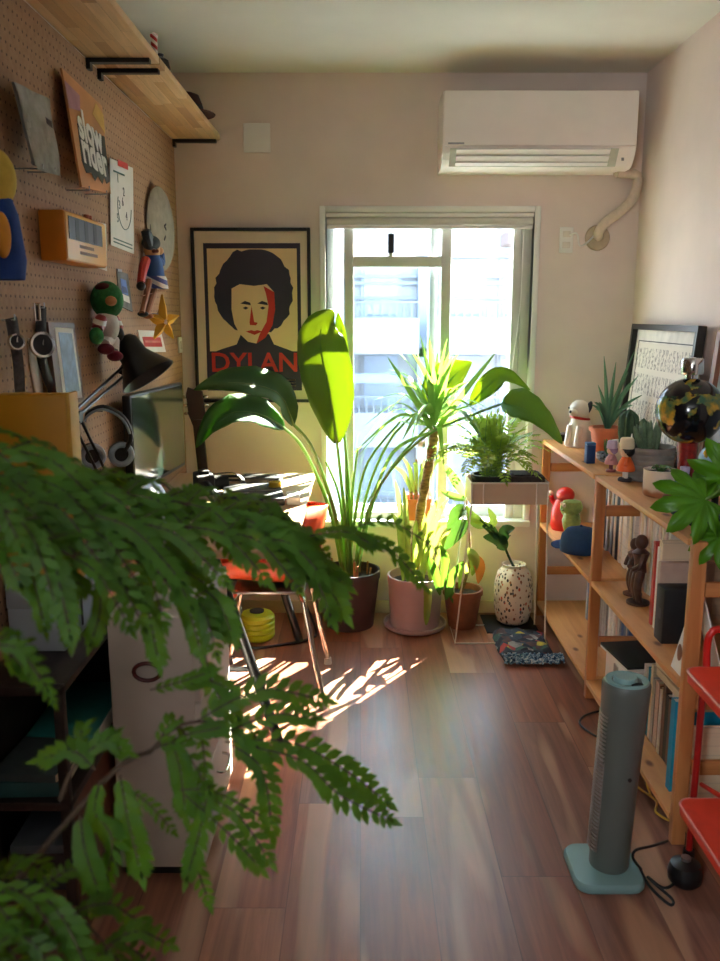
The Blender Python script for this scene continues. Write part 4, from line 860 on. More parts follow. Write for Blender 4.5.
# toys on the far middle board
t = thing('toy_figure', 'glossy red toy with a round head on the far middle board', 'toy', (.90, 3.70, MZ)); m_rt = pm('red_vinyl', (206, 36, 34), .3)
MB().lathe([(0, 0), (.045, 0), (.052, .02), (.048, .09), (.035, .125), (.03, .135), (0, .14)], (.90, 3.70, MZ), 20).obj('body', m_rt, t); MB().ball((.905, 3.68, MZ + .16), .04, (1, 1.1, .9)).obj('head', m_rt, t)
MB().tube(spline([(.885, 3.735, MZ + .10), (.865, 3.755, MZ + .12), (.855, 3.75, MZ + .15)], 6), .012, 8).obj('arm', m_rt, t); MB().ball((.855, 3.75, MZ + .152), .013).obj('hand', m_paper, t)
t = thing('toy_figure', 'pale green toy figure with raised arm in front of the red one', 'toy', (.905, 3.48, MZ)); m_gt2 = pm('pale_green_vinyl', (156, 170, 84), .6, 0, .15, 40, .3)
b = MB(); b.lathe([(0, .0), (.03, 0), (.04, .015), (.03, .03), (.042, .06), (.05, .10), (.042, .13), (.036, .14), (.05, .155), (.056, .18), (.046, .205), (0, .215)], (.905, 3.48, MZ), 22); b.obj('body', m_gt2, t)
b = MB(); b.tube(spline([(.885, 3.515, MZ + .12), (.87, 3.54, MZ + .15), (.875, 3.545, MZ + .18)], 6), .014, 8); b.obj('arm', m_gt2, t)
for s in (-1, 1): MB().ball((.855, 3.47 + s * .02, MZ + .19), .011).obj('eye', m_cream, t)
MB().tube(spline([(.853, 3.45, MZ + .163), (.849, 3.475, MZ + .158), (.853, 3.5, MZ + .163)], 6), .003, 6).obj('mouth', pm('toy_mouth', (90, 100, 50), .6), t)
t.location = (.898, 3.53, MZ); t.scale = (.8, .8, .8)
t = thing('baseball_hat', 'dark blue baseball cap with a pale patch on the far middle board', 'cap', (.89, 3.22, MZ)); m_cap = pm('navy_cloth', (18, 62, 108), .85, 0, .08, 80, .2)
b = MB(); b.lathe([(.078, 0), (.08, .03), (.074, .065), (.055, .088), (.02, .098), (0, .099)], (.888, 3.33, MZ + .004), 28); b.obj('crown', m_cap, t, solid=.003)
b = MB(); rows = []
for i in range(13):
    a = PI / 2 + .35 + (i / 12 - .5) * 1.9; row = []
    for k in range(5): r = .078 + .07 * k / 4 * math.sin(PI * (i + 1.2) / 14.4); row.append((.888 + r * math.cos(a), 3.33 + r * math.sin(a), MZ + .008 + .004 * (1 - abs(i - 6) / 6)))
    rows.append(row)
b.grid(rows); b.obj('peak', m_cap, t, solid=.003)
MB().ball((.838, 3.388, MZ + .05), .022, (.5, .6, 1)).obj('patch', m_paper, t); MB().ball((.888, 3.33, MZ + .104), .007).obj('button', m_cap, t)
# ------------------------------------------------------------------ on top of the shelves
fr = thing('leaning_print', 'black framed print of small sketches leaning on the right wall', 'picture', (1.17, 3.35, TZ)); ya, yb = 2.985, 3.715; hb = .515
lean = .042; dv = V((lean, 0, hb)); X0 = 1.15
def fbar(y0, y1, v0, v1, m, name, d0, d1, par):
    b = MB(); A = V((X0, 0, TZ)); q = []
    n = V((hb, 0, -lean)).normalized()
    lo = A + dv * (v0 / hb); hi = A + dv * (v1 / hb)
    q = [V((lo.x, y0, lo.z)) + n * d0, V((lo.x, y1, lo.z)) + n * d0, V((hi.x, y1, hi.z)) + n * d0, V((hi.x, y0, hi.z)) + n * d0]
    b.prism(q, n * (d1 - d0)); return b.obj(name, m, par, smooth=False)
for a in ((ya, yb, .003, .025), (ya, yb, hb - .022, hb), (ya, ya + .022, .025, hb - .022), (yb - .022, yb, .025, hb - .022)): fbar(*a, m_black, 'frame', -.028, .003, fr)
fbar(ya + .02, yb - .02, .02, hb - .02, pm('print_mat', (226, 220, 208), .7), 'mount', -.006, -.002, fr)
def sketchmat():
    t = NT('sketch_rows'); xyz = t.sep(t.coord()); row = t.math('FRACT', t.math('MULTIPLY', xyz[2], 9.5)); col = t.math('FRACT', t.math('MULTIPLY', xyz[1], 26.0))
    n = t.noise(t.coord((1, 1.5, 1)), 75, 3); band = t.math('MULTIPLY', t.math('GREATER_THAN', row, .22), t.math('GREATER_THAN', col, .3))
    ink = t.math('MULTIPLY', t.math('GREATER_THAN', n, .5), band)
    return t.done(t.pbsdf(t.mix(ink, lin((214, 206, 192)), lin((148, 143, 135))), .8))
fbar(ya + .07, yb - .07, .07, hb - .075, sketchmat(), 'print', -.009, -.0065, fr)
for a in ((ya + .06, yb - .06, .06, .064), (ya + .06, yb - .06, hb - .07, hb - .066), (ya + .06, ya + .064, .064, hb - .07), (yb - .064, yb - .06, .064, hb - .07)): fbar(*a, m_ink, 'line_border', -.0085, -.0065, fr)
f2 = thing('leaning_picture', 'wooden frame at the picture edge leaning on the right wall', 'picture', (1.19, 2.55, TZ)); X0 = 1.16
for a in ((2.2, 2.86, .003, .03), (2.2, 2.86, .47, .5), (2.2, 2.23, .03, .47), (2.83, 2.86, .03, .47)): fbar(*a, pm('reddish_frame', (150, 100, 80), .5), 'frame', -.022, .003, f2)
fbar(2.22, 2.84, .02, .48, pm('pale_blue_print', (196, 208, 214), .7, 0, .1, 6), 'print', -.006, -.003, f2)
# dog figurine
c = AZ(579, 446, TZ); t = thing('dog_figurine', 'white seated dog figurine with a red collar by the terracotta pot', 'figurine', (c.x, c.y, TZ)); x, y = c.x, c.y; m_dog = pm('cream_ceramic', (226, 208, 190), .35, 0, .04, 20)
b = MB(); b.lathe([(0, 0), (.058, 0), (.062, .015), (.056, .06), (.042, .11), (.034, .125), (0, .13)], (x, y, TZ), 24); b.obj('body', m_dog, t)
b = MB(); b.ball((x - .006, y - .004, TZ + .158), .043, (1, 1, .95)); b.obj('head', m_dog, t); MB().ball((x - .036, y - .026, TZ + .148), .022, (1, 1, .75)).obj('muzzle', m_dog, t); MB().ball((x - .054, y - .04, TZ + .152), .006).obj('nose', m_black, t)
for s, m in ((-1, m_dog), (1, m_ink)): MB().ball((x + .012 + .018 * s, y + .006 - .026 * s, TZ + .168), .02, (.6, .6, 1.4), (0, .3 * s, 0)).obj('ear', m, t)
for s in (-1, 1): MB().ball((x - .034 + .02 * s, y - .026 - .012 * s, TZ + .166), .004).obj('eye', m_black, t); MB().tube(spline([(x - .03 + .016 * s, y - .03 - .016 * s, TZ + .09), (x - .04 + .016 * s, y - .042 - .016 * s, TZ + .04), (x - .044 + .016 * s, y - .046 - .016 * s, TZ + .008)], 6), .013, 8).obj('leg', m_dog, t)
MB().tube([(x - .002 + .038 * math.cos(a), y + .037 * math.sin(a), TZ + .122 - .006 * math.cos(a)) for a in [i * PI / 12 for i in range(24)]], .006, 8, closed=True).obj('collar', m_red, t)
c = AZ(563, 440, TZ); t = thing('small_dish', 'small dark dish at the far corner of the shelf top', 'dish', (c.x, c.y - .02, TZ)); MB().lathe([(0, 0), (.025, 0), (.036, .018), (.038, .03), (.033, .03), (.028, .012), (0, .008)], (c.x, c.y - .02, TZ), 24).obj('bowl', m_dark, t); MB().ball((c.x, c.y - .02, TZ + .024), .022, (1, 1, .7)).obj('contents', pm('mauve_contents', (120, 104, 130), .6), t)
c = AZ(585, 463, TZ); t = thing('blue_tin', 'small upright blue tin at the front edge of the shelf top', 'tin', (c.x + .016, c.y, TZ)); MB().bb((c.x, c.y - .018, TZ), (c.x + .034, c.y + .018, TZ + .07), .003).obj('tin_body', pm('deep_blue_tin', (24, 60, 110), .4, 0, .08), t); MB().bb((c.x - .0005, c.y - .0185, TZ + .0702), (c.x + .0345, c.y + .0185, TZ + .08), .003).obj('lid', pm('blue_tin_lid', (70, 120, 170), .4), t)
# pots
m_terra = pm('terracotta', (196, 112, 76), .8, 0, .1, 24, .1); m_brpot = pm('brown_terracotta', (140, 84, 56), .75, 0, .12, 20, .1)
def pot(par, x, y, z, r, h, m, taper=.78, lip=.006, wall=.006, name='pot', soil=True, ribs=0, mat2=None):
    rb_ = r * taper; prof = [(0, 0), (rb_ * .95, 0), (rb_, .004)]
    if ribs:
        for k in range(ribs):
            f0 = (k + .2) / ribs; f1 = (k + .8) / ribs; prof += [(rb_ + (r - rb_) * f0 + .002, h * f0 * .98 + .004), (rb_ + (r - rb_) * f1 + .002, h * f1 * .98), (rb_ + (r - rb_) * f1, h * f1 * .98 + .003)]
    prof += [(r - .001, h * .86), (r + lip, h * .865), (r + lip, h), (r - wall, h), (r - wall - .004, h * .86), (r - wall - .004, h * .8), (0, h * .8)]
    o = MB().lathe(prof, (x, y, z), 36).obj(name, m, par)
    if soil: MB().lathe([(r - wall - .004, h * .85), (r * .5, h * .88), (0, h * .87)], (x, y, z), 24).obj('soil', m_soil, par)
    return o
m_agave = leafmat('agave_leaf', (96, 136, 108), (70, 112, 92), (110, 150, 90), .18, .5); m_cact = pm('cactus_green', (56, 88, 58), .7, 0, .2, 50, .4); m_succ = leafmat('succulent_leaf', (88, 128, 70), (60, 100, 62), (110, 150, 70), .15)
c = AZ(604, 448, TZ); px_, py_ = 1.02, 3.50; t = thing('potted_agave', 'spiky blue-green plant in a terracotta pot on the shelf top', 'plant', (px_, py_, TZ)); pot(t, px_, py_, TZ, .068, .10, m_terra)
b = MB(); rr = random.Random(4); base = V((px_, py_, TZ + .088))
tips = [AY(604, 356, 3.5), AY(634, 352, 3.47), AY(638, 376, 3.46), AY(616, 362, 3.55), AY(598, 385, 3.46), AY(642, 395, 3.46), AY(628, 372, 3.56), AY(596, 402, 3.42), AY(620, 385, 3.4), AY(633, 405, 3.4)] + [base + V((rr.uniform(-.12, .12), rr.uniform(-.1, .1), rr.uniform(.06, .22))) for _ in range(8)]
for q in tips:
    d = q - base; md = base + d * .45 + V((0, 0, .03)); b.blade([base, md, q], [.007, .009, .006, .001], V((-.2, -1, .2)) if abs(d.z) > .1 else V((0, -.3, 1)), .5, 8, cross=(-1, 0, 1))
b.obj('leaves', m_agave, t)
t = thing('tiny_succulent', 'tiny succulent in a speckled glass dish behind the blue tin', 'plant', (.955, 3.24, TZ)); MB().lathe([(0, 0), (.03, 0), (.046, .014), (.048, .034), (.042, .034), (.04, .018), (0, .014)], (.955, 3.24, TZ), 26).obj('dish', pm('speckled_dish', (176, 186, 196), .3, 0, .5, 90), t); MB().lathe([(.041, .024), (0, .03)], (.955, 3.24, TZ), 16).obj('soil', m_soil, t)
b = MB()
for k in range(7): a = k * 2.4; b.blade([(.955, 3.24, TZ + .026), (.955 + .014 * math.cos(a), 3.24 + .014 * math.sin(a), TZ + .05), (.955 + .02 * math.cos(a), 3.24 + .02 * math.sin(a), TZ + .085)], [.006, .009, .002], (math.cos(a), math.sin(a), .3), .4, 6)
b.obj('leaves', m_succ, t)
t = thing('potted_cactus', 'ribbed dark cactus in a pale pot between the two grey plants', 'plant', (1.02, 3.19, TZ)); pot(t, 1.02, 3.19, TZ, .066, .085, m_white)
def cactus(par, x, y, z, r, h, n=9, dx=0, name='stem'):
    b = MB(); rows = []
    for i in range(15):
        f = i / 14; rad = r * (1 - max(0, (f - .72) / .28) ** 2 * .92) * (.82 + .18 * math.sin(min(1, f * 2) * PI / 2)); row = []
        for k in range(n * 4): a = 2 * PI * k / (n * 4); q = rad * (1 + .13 * math.cos(a * n)); row.append((x + q * math.cos(a) + dx * f, y + q * math.sin(a), z + h * f))
        rows.append(row)
    b.grid(rows, closed=True); return b.obj(name, m_cact, par)
cactus(t, 1.01, 3.19, TZ + .072, .034, .135); cactus(t, 1.055, 3.20, TZ + .072, .018, .1, 7, .014)
c = AZ(655, 478, TZ); t = thing('striped_grey_pot_plant', 'upright finger-leaved succulent in a ribbed grey pot', 'plant', (.99, 2.92, TZ)); t.location = (.99, 2.88, TZ); m_gp = pm('grey_concrete', (134, 128, 122), .8, 0, .1, 30, .2); pot(t, .99, 2.88, TZ, .082, .115, m_gp, .92, .001, ribs=6)
b = MB(); rr = random.Random(9)
for k in range(15):
    a = rr.uniform(0, 2 * PI); q = rr.uniform(.008, .04); x_, y_ = .985 + q * math.cos(a), 2.88 + q * math.sin(a); L = rr.uniform(.07, .125); o_ = rr.uniform(.2, 1.1); p = spline([(x_, y_, TZ + .098), (x_ + q * o_ * math.cos(a), y_ + q * o_ * math.sin(a), TZ + .098 + L * .55), (x_ + q * o_ * 1.7 * math.cos(a), y_ + q * o_ * 1.7 * math.sin(a), TZ + .098 + L)], 8)
    b.tube(p, [.007, .0095, .0105, .0105, .010, .009, .0075, .005, .0015], 8)
b.obj('leaves', pm('finger_leaf', (104, 130, 98), .6, 0, .2, 60), t)
t = thing('photo_tent', 'small tent-folded white card among the cactus pots', 'card', (.985, 3.05, TZ)); b = MB(); b.prism([(.96, 3.1, TZ), (1.0, 3.07, TZ), (.99, 3.085, TZ + .13)], (.0, -.004, 0)); b.obj('front_leaf', m_paper, t, smooth=False); b = MB(); b.prism([(.972, 3.094, TZ + .01), (.993, 3.076, TZ + .01), (.9885, 3.083, TZ + .1)], (-.001, -.0052, 0)); b.obj('picture', pm('tent_picture', (120, 150, 180), .6, 0, .2, 40), t, smooth=False)
# little figures
def doll(name, lab, x, y, s, hair, top_, legs, base, skin=(226, 184, 150), hat=None, scl=.95):
    t = thing(name, lab, 'figurine', (x, y, TZ)); MB().lathe([(0, 0), (.024 * s, 0), (.026 * s, .006 * s), (.022 * s, .012 * s), (0, .012 * s)], (x, y, TZ), 20).obj('base', base, t)
    for k in (-1, 1): MB().cyl((x, y + k * .009 * s, TZ + .01 * s), (x, y + k * .009 * s, TZ + .042 * s), .007 * s, n=10).obj('leg', legs, t)
    MB().lathe([(0, .036), (.032, .038), (.034, .046), (.024, .07), (.014, .088), (0, .09)], (x, y, TZ), 20).obj('dress', top_, t).scale = (1, 1, 1)
    for k in (-1, 1): MB().tube([(x, y + k * .016, TZ + .082), (x - .01, y + k * .032, TZ + .062)], [.008, .007], 8).obj('sleeve', top_, t)
    MB().ball((x - .001, y, TZ + .106), .023, (1, 1, .95)).obj('face', pm('figure_skin', skin, .5), t)
    b = MB(); b.ball((x + .004, y, TZ + .110), .0255, (1, 1.05, .95)); b.obj('hair', hair, t)
    if hat: MB().lathe([(.027, .118), (.024, .15), (.02, .156), (0, .158)], (x, y, TZ), 18).obj('hat', hat, t)
    t.scale = (scl, scl, scl); return t
c = AZ(619, 481, TZ); doll('small_figure', 'small figurine in an orange dress with dark hair and a cream hat', c.x + .02, c.y, 1.0, m_black, pm('orange_dress', (228, 96, 30), .45), m_paper, m_ink, hat=m_cream)
c = AZ(606, 472, TZ); doll('small_figure', 'pinkish figurine just left of the orange dressed one', c.x + .02, c.y + .01, 1.0, pm('mauve_hair', (150, 120, 150), .5), pm('pink_dress', (196, 138, 140), .5), pm('dark_red_leg', (120, 50, 50), .5), pm('pink_base', (150, 80, 84), .5), hat=pm('lilac_hat', (196, 176, 200), .5), scl=.72)
c = AZ(651, 495, TZ); t = thing('cream_mug', 'cream glazed cup with brown foot holding a small plant', 'cup', (c.x + .02, c.y, TZ)); mx, my = c.x + .025, c.y
def mugm():
    q = NT('dipped_glaze'); xyz = q.sep(q.coord()); n = q.noise(q.coord(), 25, 2); f = q.math('ADD', xyz[2], q.math('MULTIPLY', n, .03))
    return q.done(q.pbsdf(q.ramp(f, [(.026, (166, 110, 74)), (.04, (222, 206, 186))]), .35))
MB().lathe([(0, 0), (.046, 0), (.050, .006), (.051, .075), (.0525, .082), (.048, .082), (.046, .072), (0, .07)], (mx, my, TZ), 32).obj('cup_body', mugm(), t); MB().lathe([(.046, .073), (0, .076)], (mx, my, TZ), 20).obj('soil', m_soil, t)
b = MB(); rr = random.Random(2)
for k in range(12): a = rr.uniform(0, 6.28); b.blade([(mx + .01 * math.cos(a), my + .01 * math.sin(a), TZ + .076), (mx + .024 * math.cos(a), my + .024 * math.sin(a), TZ + .09), (mx + .04 * math.cos(a), my + .04 * math.sin(a), TZ + .087)], [.004, .009, .002], (0, 0, 1), .3, 6)
b.obj('leaves', m_succ, t)
# globes
def globem(name, sea, scale=14):
    q = NT(name); n = q.noise(q.coord(), scale, 4, .5, .3); lc = q.ramp(q.noise(q.coord(loc=(.4, .2, .1)), 26, 3), [(.35, (206, 150, 40)), (.5, (120, 116, 50)), (.62, (60, 96, 70))])
    return q.done(q.pbsdf(q.mix(q.ramp(n, [(.535, (0, 0, 0)), (.55, (255, 255, 255))]), lin(sea), lc), .14))
gx, gy, gz, gr = .985, 2.52, TZ + .262, .098
gc = AY(690, 411, gy); gx, gz = gc.x, gc.z
t = thing('black_globe', 'shiny black globe with gold and green land on a red stand', 'globe', (gx, gy, TZ)); MB().ball((gx, gy, gz), gr, n=40).obj('sphere', globem('black_globe_map', (14, 16, 20), 11), t)
MB().lathe([(0, 0), (.06, 0), (.062, .012), (.03, .03), (.022, .06), (.03, gz - gr - TZ + .006), (.012, gz - gr - TZ + .012), (0, gz - gr - TZ + .012)], (gx, gy, TZ), 28).obj('stand', pm('stand_red', (150, 34, 30), .3, 0, .3, 50), t)
MB().lathe([(0, -.004), (.018, -.002), (.018, .008), (.030, .010), (.032, .016), (.032, .052), (.028, .058), (.01, .058), (0, .056)], (gx - .002, gy, gz + gr), 24).obj('cap', m_chrome, t)
hx, hy = AY(718, 460, 2.27).x, 2.27; hz = AY(718, 462, 2.27).z
t = thing('pale_globe', 'silvery blue globe at the picture edge in front of the black one', 'globe', (hx, hy, TZ)); MB().ball((hx, hy, hz), .052, n=32).obj('sphere', globem('pale_globe_map', (150, 180, 206), 16), t); MB().lathe([(0, 0), (.035, 0), (.036, .008), (.01, .014), (.008, hz - .05 - TZ), (0, hz - .05 - TZ)], (hx, hy, TZ), 20).obj('stand', m_dark, t)
c = AZ(676, 500, TZ); t = thing('blue_cloth_pouch', 'small lilac-blue bottle standing behind the lobed leaf', 'bottle', (1.0, 2.42, TZ)); bx_, by_ = .955, 2.47; t.location = (bx_, by_, TZ)
MB().lathe([(0, 0), (.026, 0), (.028, .006), (.028, .07), (.014, .088), (.012, .1), (0, .1)], (bx_, by_, TZ), 22).obj('bottle_body', pm('lilac_blue_glass', (120, 124, 190), .2), t); MB().lathe([(.013, .095), (.014, .115), (0, .118)], (bx_, by_, TZ), 18).obj('stopper', pm('pale_lilac', (190, 184, 220), .4), t); t.name = 'lilac_bottle'
c = AZ(664, 512, TZ); t = thing('blue_stone_bird', 'small glossy blue ornament lying at the shelf front under the leaf', 'ornament', (c.x + .03, c.y, TZ)); t.name = 'blue_ornament'
MB().ball((c.x + .03, c.y, TZ + .013), .014, (1.3, 2.0, .9), (0, 0, .5)).obj('body', pm('sky_blue_glaze', (108, 158, 214), .2), t); MB().ball((c.x + .012, c.y + .02, TZ + .02), .010).obj('white_tip', m_paper, t)
t = thing('black_tray', 'dark flat tray under the lobed leaf near the front of the shelf top', 'tray', (.96, 2.28, TZ)); MB().bb((.88, 2.16, TZ), (1.03, 2.36, TZ + .008), .003).obj('tray_base', m_dark, t)
for lo, hi in (((.88, 2.16), (.886, 2.36)), ((1.024, 2.16), (1.03, 2.36)), ((.886, 2.16), (1.024, 2.166)), ((.886, 2.354), (1.024, 2.36))): MB().bb((lo[0], lo[1], TZ + .006), (hi[0], hi[1], TZ + .02)).obj('rim', m_dark, t)
# ------------------------------------------------------------------ tower fan
m_fan = pm('grey_green_plastic', (94, 102, 97), .42, 0, .03, 8); m_fan2 = pm('fan_base_green', (128, 164, 164), .4, 0, .03, 8)
fx, fy = .63, 1.945; t = thing('tower_fan', 'slim grey-green tower fan standing on the wooden floor', 'fan', (fx, fy, 0))
pts = []
for sx, sy in ((1, 1), (-1, 1), (-1, -1), (1, -1)):
    for k in range(7):
        a = math.atan2(sy, sx) + (k / 6 - .5) * PI / 2; pts.append((fx - .012 + sx * .05 + .037 * math.cos(a), fy + sy * .052 + .037 * math.sin(a)))
b = MB(); rows = []
for sc_, z in ((.97, 0), (1, .005), (1, .016), (.95, .023), (.5, .026), (.3, .027)): rows.append([(fx - .012 + (x - fx + .012) * sc_, fy + (y - fy) * sc_, z) for x, y in pts])
b.grid(rows, closed=True); b.poly(rows[-1]); b.poly(rows[0][::-1]); b.obj('base', m_fan2, t)
tilt = V((.012, -.02, 0))
def fz(z): return V((fx, fy, 0)) + tilt * (z / .53)
rows = []; zs = [.024, .03, .10, .2, .35, .46, .505, .522, .528]
for i, z in enumerate(zs):
    r = (.047, .049, .049, .050, .052, .0555, .0575, .057, .053)[i]; c = fz(z); rows.append([(c.x + r * math.cos(2 * PI * k / 40), c.y + r * math.sin(2 * PI * k / 40), z) for k in range(40)])
b = MB(); b.grid(rows, closed=True); b.poly(rows[-1]); b.obj('column', m_fan, t)
c = fz(.53); MB().lathe([(.054, -.002), (.05, .004), (.036, .002), (.034, -.004)], (c.x, c.y, .528), 36).obj('top_ring', m_fan2, t); MB().lathe([(0, .010), (.026, .010), (.028, .006), (.028, -.006)], (c.x - .004, c.y, .53), 30).obj('control_dial', m_fan2, t)
MB().bb((c.x + .002, c.y - .034, .5285), (c.x + .03, c.y - .02, .531)).obj('display', m_dark, t)
b = MB()
sa = math.radians(177)
def ring(z, a, r): c = fz(z); return V((c.x + r * math.cos(a), c.y + r * math.sin(a), z))
rows = [[ring(z, sa - .62, .0505), ring(z, sa - .3, .0535), ring(z, sa + .2, .0545), ring(z, sa + .62, .0505)] for z in (.075, .2, .35, .455)]
b.grid(rows); b.obj('grille_panel', pm('grille_pale', (150, 140, 138), .4), t, solid=.002)
for k in range(36):
    z = .08 + k * .0104; MB().tube([ring(z, sa + a, .0555) for a in (-.62, -.4, -.15, .15, .4, .62)], .0021, 5).obj('slat', m_steel, t)
MB().tube([ring(z, sa - .66, .052) for z in (.07, .2, .35, .46)], .003, 6).obj('grille_edge', m_white, t)
MB().cyl(ring(.29, math.radians(285), .049), ring(.29, math.radians(285), .054), .005, n=12).obj('sensor', m_black, t)
T(MB().tube(spline([AZ(641, 869, .012), AZ(633, 858, .05), AZ(636, 850, .07), AZ(652, 846, .05), AZ(667, 841, .008)], 24), .0035, 8).obj('fan_cord', m_black), 'black fan cord rising from the base towards the shelf', 'cord')
T(MB().tube(spline([AZ(640, 868, .005), AZ(648, 884, .005), AZ(660, 897, .005), AZ(671, 905, .005), AZ(672, 899, .006), AZ(655, 884, .009), AZ(648, 877, .006), AZ(664, 888, .006), AZ(677, 880, .006), AZ(679, 866, .006)], 48), .0035, 8).obj('looped_cord', m_dark), 'dark cord lying in loops on the floor right of the fan base', 'cord')
T(MB().tube(spline([AZ(606, 740, .005), AZ(592, 734, .005), AZ(580, 724, .005), AZ(584, 716, .005), AZ(600, 711, .005), AZ(607, 714, .006)], 30), .0035, 8).obj('floor_cord', m_black), 'black cord looping on the floor behind the fan, by the shelf', 'cord')
T(MB().tube(spline([(.85, 2.42, .006), (.83, 2.34, .006), (.86, 2.26, .006), (.84, 2.2, .006), (.88, 2.16, .006), (.92, 2.3, .006), (.87, 2.36, .011), (.85, 2.28, .012)], 40), .0035, 8).obj('yellow_wire', pm('yellow_cord', (206, 160, 60), .5)), 'yellowish cord bunched on the floor under the near bottom board', 'cord')
# ------------------------------------------------------------------ red step stool
m_rs = pm('red_enamel', (196, 32, 26), .3, 0, .04, 10); m_rsd = pm('dark_red_enamel_leg', (158, 26, 24), .3, 0, .04, 10); m_rt2 = pm('red_tread', (226, 66, 44), .42, 0, .05, 30)
st = thing('step_stool', 'red folding step stool beside the tower fan', 'step stool', (.95, 1.8, 0)); sx0, sx1 = .785, 1.13
def tread(ya, yb, z, name):
    pts = []
    for cx_, cy_, a0 in ((sx1 - .03, yb - .03, 0), (sx0 + .03, yb - .03, PI / 2), (sx0 + .03, ya + .03, PI), (sx1 - .03, ya + .03, 3 * PI / 2)):
        for k in range(6): a = a0 + k / 5 * PI / 2; pts.append((cx_ + .03 * math.cos(a), cy_ + .03 * math.sin(a)))
    b = MB(); cxm, cym = (sx0 + sx1) / 2, (ya + yb) / 2
    rows = [[(cxm + (x - cxm) * s, cym + (y - cym) * s, zz) for x, y in pts] for s, zz in ((.97, z - .03), (1, z - .028), (1, z - .004), (.985, z), (.95, z), (.9, z - .002))]
    b.grid(rows, closed=True); b.poly(rows[-1]); b.poly(rows[0][::-1]); o = b.obj(name, m_rt2, st)
    MB().tube([V((x, y, z - .003)) for x, y in pts], .0035, 6, closed=True).obj('edge_glint', pm('edge_glint_pink', (232, 150, 140), .25), o)  # edge highlight put in as a pale bead round the tread
tread(1.58, 1.93, .215, 'lower_tread'); tread(1.69, 1.945, .555, 'upper_tread')
for x in (sx0 + .056, sx1 - .056):
    MB().tube(spline([(x, 1.50, .01), (x, 1.62, .215), (x, 1.76, .50), (x, 1.82, .64)], 16), .009, 10).obj('front_leg', m_rsd, st)
    MB().tube([(x, 1.965, .01), (x, 1.958, .54)], .0085, 10).obj('rear_leg', m_rsd, st)
    MB().tube([(x + (.012 if x < .9 else -.012), 1.95, .24), (x + (.012 if x < .9 else -.012), 1.66, .33)], .006, 8).obj('brace', m_rs, st)
    MB().cyl((x, 1.965, 0), (x, 1.965, .05), .018, .014, 14).obj('foot_cap', m_black, st); MB().cyl((x, 1.50, 0), (x, 1.51, .035), .017, .014, 14).obj('foot_cap', m_black, st)
MB().tube(spline([(sx0 + .056, 1.95, .555), (sx0 + .056, 1.955, .60), (sx0 + .062, 1.955, .635), (sx0 + .094, 1.955, .648), (sx1 - .094, 1.955, .648), (sx1 - .062, 1.955, .635), (sx1 - .056, 1.955, .60), (sx1 - .056, 1.95, .555)], 40), .009, 10).obj('hand_rail', m_rs, st)
t = thing('black_roller', 'black round castor-like weight on the floor under the red stool', 'weight', (.835, 1.93, 0)); t.name = 'black_weight'; t.location = (.81, 1.905, 0)
MB().lathe([(0, 0), (.032, 0), (.04, .01), (.042, .03), (.036, .052), (.014, .062), (0, .062)], (.81, 1.905, 0), 28).obj('body', m_black, t); MB().lathe([(.012, .062), (.012, .07), (0, .071)], (.81, 1.905, 0), 16).obj('button', m_steel, t)
# ------------------------------------------------------------------ plants
m_pdark = pm('dark_brown_pot', (66, 44, 44), .55, 0, .12, 16); m_pmauve = pm('mauve_pot', (176, 150, 150), .6, 0, .04, 10); m_trunk = pm('cane_bark', (150, 118, 78), .85, 0, .3, 40, .6, stretch=(1, 1, 3))
m_stalk = leafmat('green_stalk', (106, 138, 60), (84, 118, 48), (140, 180, 50), .2); m_strel = leafmat('paddle_leaf', (70, 122, 36), (66, 106, 38), (168, 184, 66), .4, .5, 10); m_strel2 = leafmat('paddle_leaf_dark', (62, 104, 46), (48, 88, 40), (100, 150, 40), .3, .55, 10)
m_yucca = leafmat('strap_leaf', (96, 148, 56), (66, 112, 52), (130, 164, 66), .35, .45); m_fern = leafmat('bright_fern', (128, 166, 50), (104, 146, 44), (176, 196, 70), .42, .5); m_yel = leafmat('yellowing_leaf', (150, 164, 56), (110, 140, 56), (160, 176, 70), .3); m_dead = leafmat('dry_leaf', (190, 108, 44), (150, 80, 40), (230, 140, 50), .4); m_rub = leafmat('dark_glossy_leaf', (40, 66, 44), (30, 52, 38), (80, 120, 40), .25, .25)
PW = [.12, .55, .88, 1, .97, .86, .62, .3, .03]
# ---- strelitzia in the dark pot
px_, py_ = -.045, 3.715; t = thing('bird_of_paradise', 'tall big-leaved plant in a dark brown pot by the desk corner', 'plant', (px_, py_, 0)); pot(t, px_, py_, 0, .133, .265, m_pdark, .8, .003)
m_litter = pm('dry_stems', (180, 128, 84), .9, 0, .2, 40)
b = MB(); rr = random.Random(3)
for k in range(14): a = rr.uniform(0, 6.28); q = rr.uniform(.03, .1); b.tube([(px_ + q * math.cos(a), py_ + q * math.sin(a), .22), (px_ + q * 1.05 * math.cos(a), py_ + q * 1.05 * math.sin(a), .22 + rr.uniform(.03, .1))], .005, 6)
b.obj('stem_stubs', m_litter, t)
def paddle(stalk, spine, w, nrm, m, fold=.18, wave=.05, r=.008, ws=PW, seed=0, par=None):
    l = MB(); l.blade(spine, [w * k for k in ws], nrm, fold, 16, cross=(-1, -.66, -.33, 0, .33, .66, 1), wave=wave, seed=seed); l = l.obj('leaf', m, par or t, angle=180, solid=.0012)
    s = spline(stalk, 14); n = len(s); b = MB(); b.tube(s + spline(spine, 10)[1:8], [r * (1.25 - .5 * i / n) for i in range(n)] + [r * .55, r * .5, r * .42, r * .35, r * .3, r * .24, r * .18], 8); b.obj('stalk', m_stalk, l)
def Y(x, y, yy): return AY(x, y, yy)
B0 = V((px_, py_, .23))
